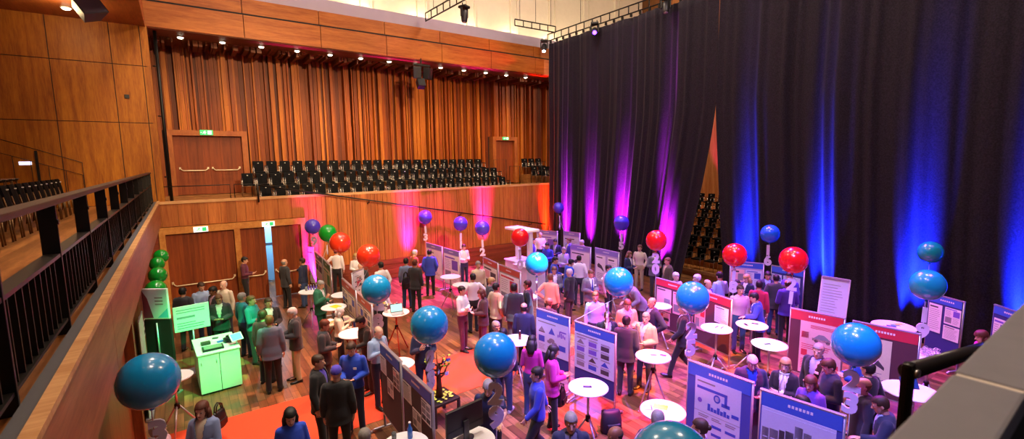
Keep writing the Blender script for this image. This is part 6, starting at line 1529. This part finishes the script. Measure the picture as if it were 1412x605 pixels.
for px, col, e, w in ((775, (.72, .01, 1), 70, .3), (808, (.72, .01, 1), 70, .34), (850, (.72, .01, 1), 100, .36), (912, (.70, .01, 1), 130, .45), (1022, (.005, .02, 1), 110, .55), (1130, (.005, .02, 1), 170, .55), (1262, (.005, .02, 1), 260, .6), (1425, (.005, .02, 1), 260, .6)):
    y = atX(px, 330, XC-.3).y; batten('drape_batten', (XC-.34, y, .06), (XC-.03, y, 2.0), e*1.35, col, w*.85, 15)
# unseen spots added overhead to brighten the crowd and parquet
for x, y, e in ((1.5, 11.0, 1900), (4.2, 8.2, 2400), (8.0, 5.0, 900), (6.0, 13.0, 1700), (10.0, 9.0, 1200)): spot('crowd_fill_spot', (x*.9, y-1.5, 14.5), (x, y, 0), e, (1, .86, .72), 46, .9, .5)
# violet and blue stage wash
spot('stage_wash', (15.2, 16.1, 10.7), (9.5, 9.0, 0), 5200, (.42, .12, 1), 44, .7, .2)
spot('stage_wash', (15.2, 12.4, 10.8), (12.4, 14.6, 0), 11000, (.36, .06, 1), 36, .7, .2)
spot('stage_wash', (9.8, 17.2, 10.6), (9.0, 16.6, 0), 13000, (1, .03, .95), 42, .7, .2)
spot('stage_wash', (3.0, 1.0, 12.5), (8.5, 5.5, 0), 6500, (.30, .22, 1), 54, .8, .3)
spot('stage_wash', (12.5, 1.0, 12.0), (10.5, 5.5, 0), 2600, (.80, .08, 1), 52, .7, .2)
spot('green_wash', (2.2, 7.2, 7.2), (.2, 12.6, .8), 4600, (.0, 1, .20), 19, .6, .15)
spot('red_wash', (6.0, 12.0, 11.5), (3.2, 10.3, 0), 4500, (1, .16, .06), 34, .8, .2)
spot('stage_wash', (14.8, 9.0, 10.7), (10.6, 4.6, 0), 9000, (.62, .05, 1), 58, .7, .2)
for z in (9.9, 10.45): spot('red_graze', (15.3, D-.35, z), (6.0, D+.05, z-.15), 420, (1, .01, .02), 26, .8, .05)
# patterned (gobo) spot painting coloured patches on the parquet
def gobo(name, loc, aim, energy, deg, cols, scale):
    o = spot(name, loc, aim, energy, (1, 1, 1), deg, .4, .02); d = o.data; d.use_nodes = True; nt = d.node_tree
    em = [n for n in nt.nodes if n.type == 'EMISSION'][0]
    tc = nt.nodes.new('ShaderNodeTexCoord'); sx = nt.nodes.new('ShaderNodeSeparateXYZ'); nt.links.new(tc.outputs['Normal'], sx.inputs[0])
    dx, dy = nt.nodes.new('ShaderNodeMath'), nt.nodes.new('ShaderNodeMath'); dx.operation = dy.operation = 'DIVIDE'
    nt.links.new(sx.outputs[0], dx.inputs[0]); nt.links.new(sx.outputs[2], dx.inputs[1]); nt.links.new(sx.outputs[1], dy.inputs[0]); nt.links.new(sx.outputs[2], dy.inputs[1])
    cb = nt.nodes.new('ShaderNodeCombineXYZ'); nt.links.new(dx.outputs[0], cb.inputs[0]); nt.links.new(dy.outputs[0], cb.inputs[1])
    vo = nt.nodes.new('ShaderNodeTexVoronoi'); vo.inputs['Scale'].default_value = scale; nt.links.new(cb.outputs[0], vo.inputs['Vector'])
    sp_ = nt.nodes.new('ShaderNodeSeparateColor'); nt.links.new(vo.outputs['Color'], sp_.inputs[0])
    rp = nt.nodes.new('ShaderNodeValToRGB'); rp.color_ramp.interpolation = 'CONSTANT'
    els = rp.color_ramp.elements; els[0].position = 0; els[0].color = cols[0]+(1,); els[1].position = 1/len(cols); els[1].color = cols[1]+(1,)
    for i, c in enumerate(cols[2:]): e = els.new((i+2)/len(cols)); e.color = c+(1,)
    nt.links.new(sp_.outputs[0], rp.inputs['Fac']); nt.links.new(rp.outputs['Color'], em.inputs['Color'])
gobo('pattern_spot', (7.5, 3.0, 11.5), (7.6, 6.6, 0), 16000, 40, [(1, .05, .02), (.25, .08, .5), (1, .02, .25), (.9, .8, .9), (1, .2, .02), (.2, .05, .3)], 9)
w = bpy.data.worlds.new('hall_ambience'); SC.world = w; w.use_nodes = True
w.node_tree.nodes['Background'].inputs[0].default_value = (.55, .50, .60, 1); w.node_tree.nodes['Background'].inputs[1].default_value = .06
vs = SC.view_settings; vs.view_transform = 'Standard'; vs.look = 'None'; vs.gamma = 1; vs.use_curve_mapping = False; vs.exposure = .8
SC.cycles.use_denoising = True; SC.cycles.max_bounces = 6; SC.cycles.diffuse_bounces = 3; SC.cycles.glossy_bounces = 3; SC.cycles.sample_clamp_indirect = 6
for o in COL.objects:
    if o.type in ('MESH',) and o.parent is None and 'category' not in o and 'kind' not in o: print('UNTAGGED', o.name)
if 0:
    n = len(PEOPLE_POS)
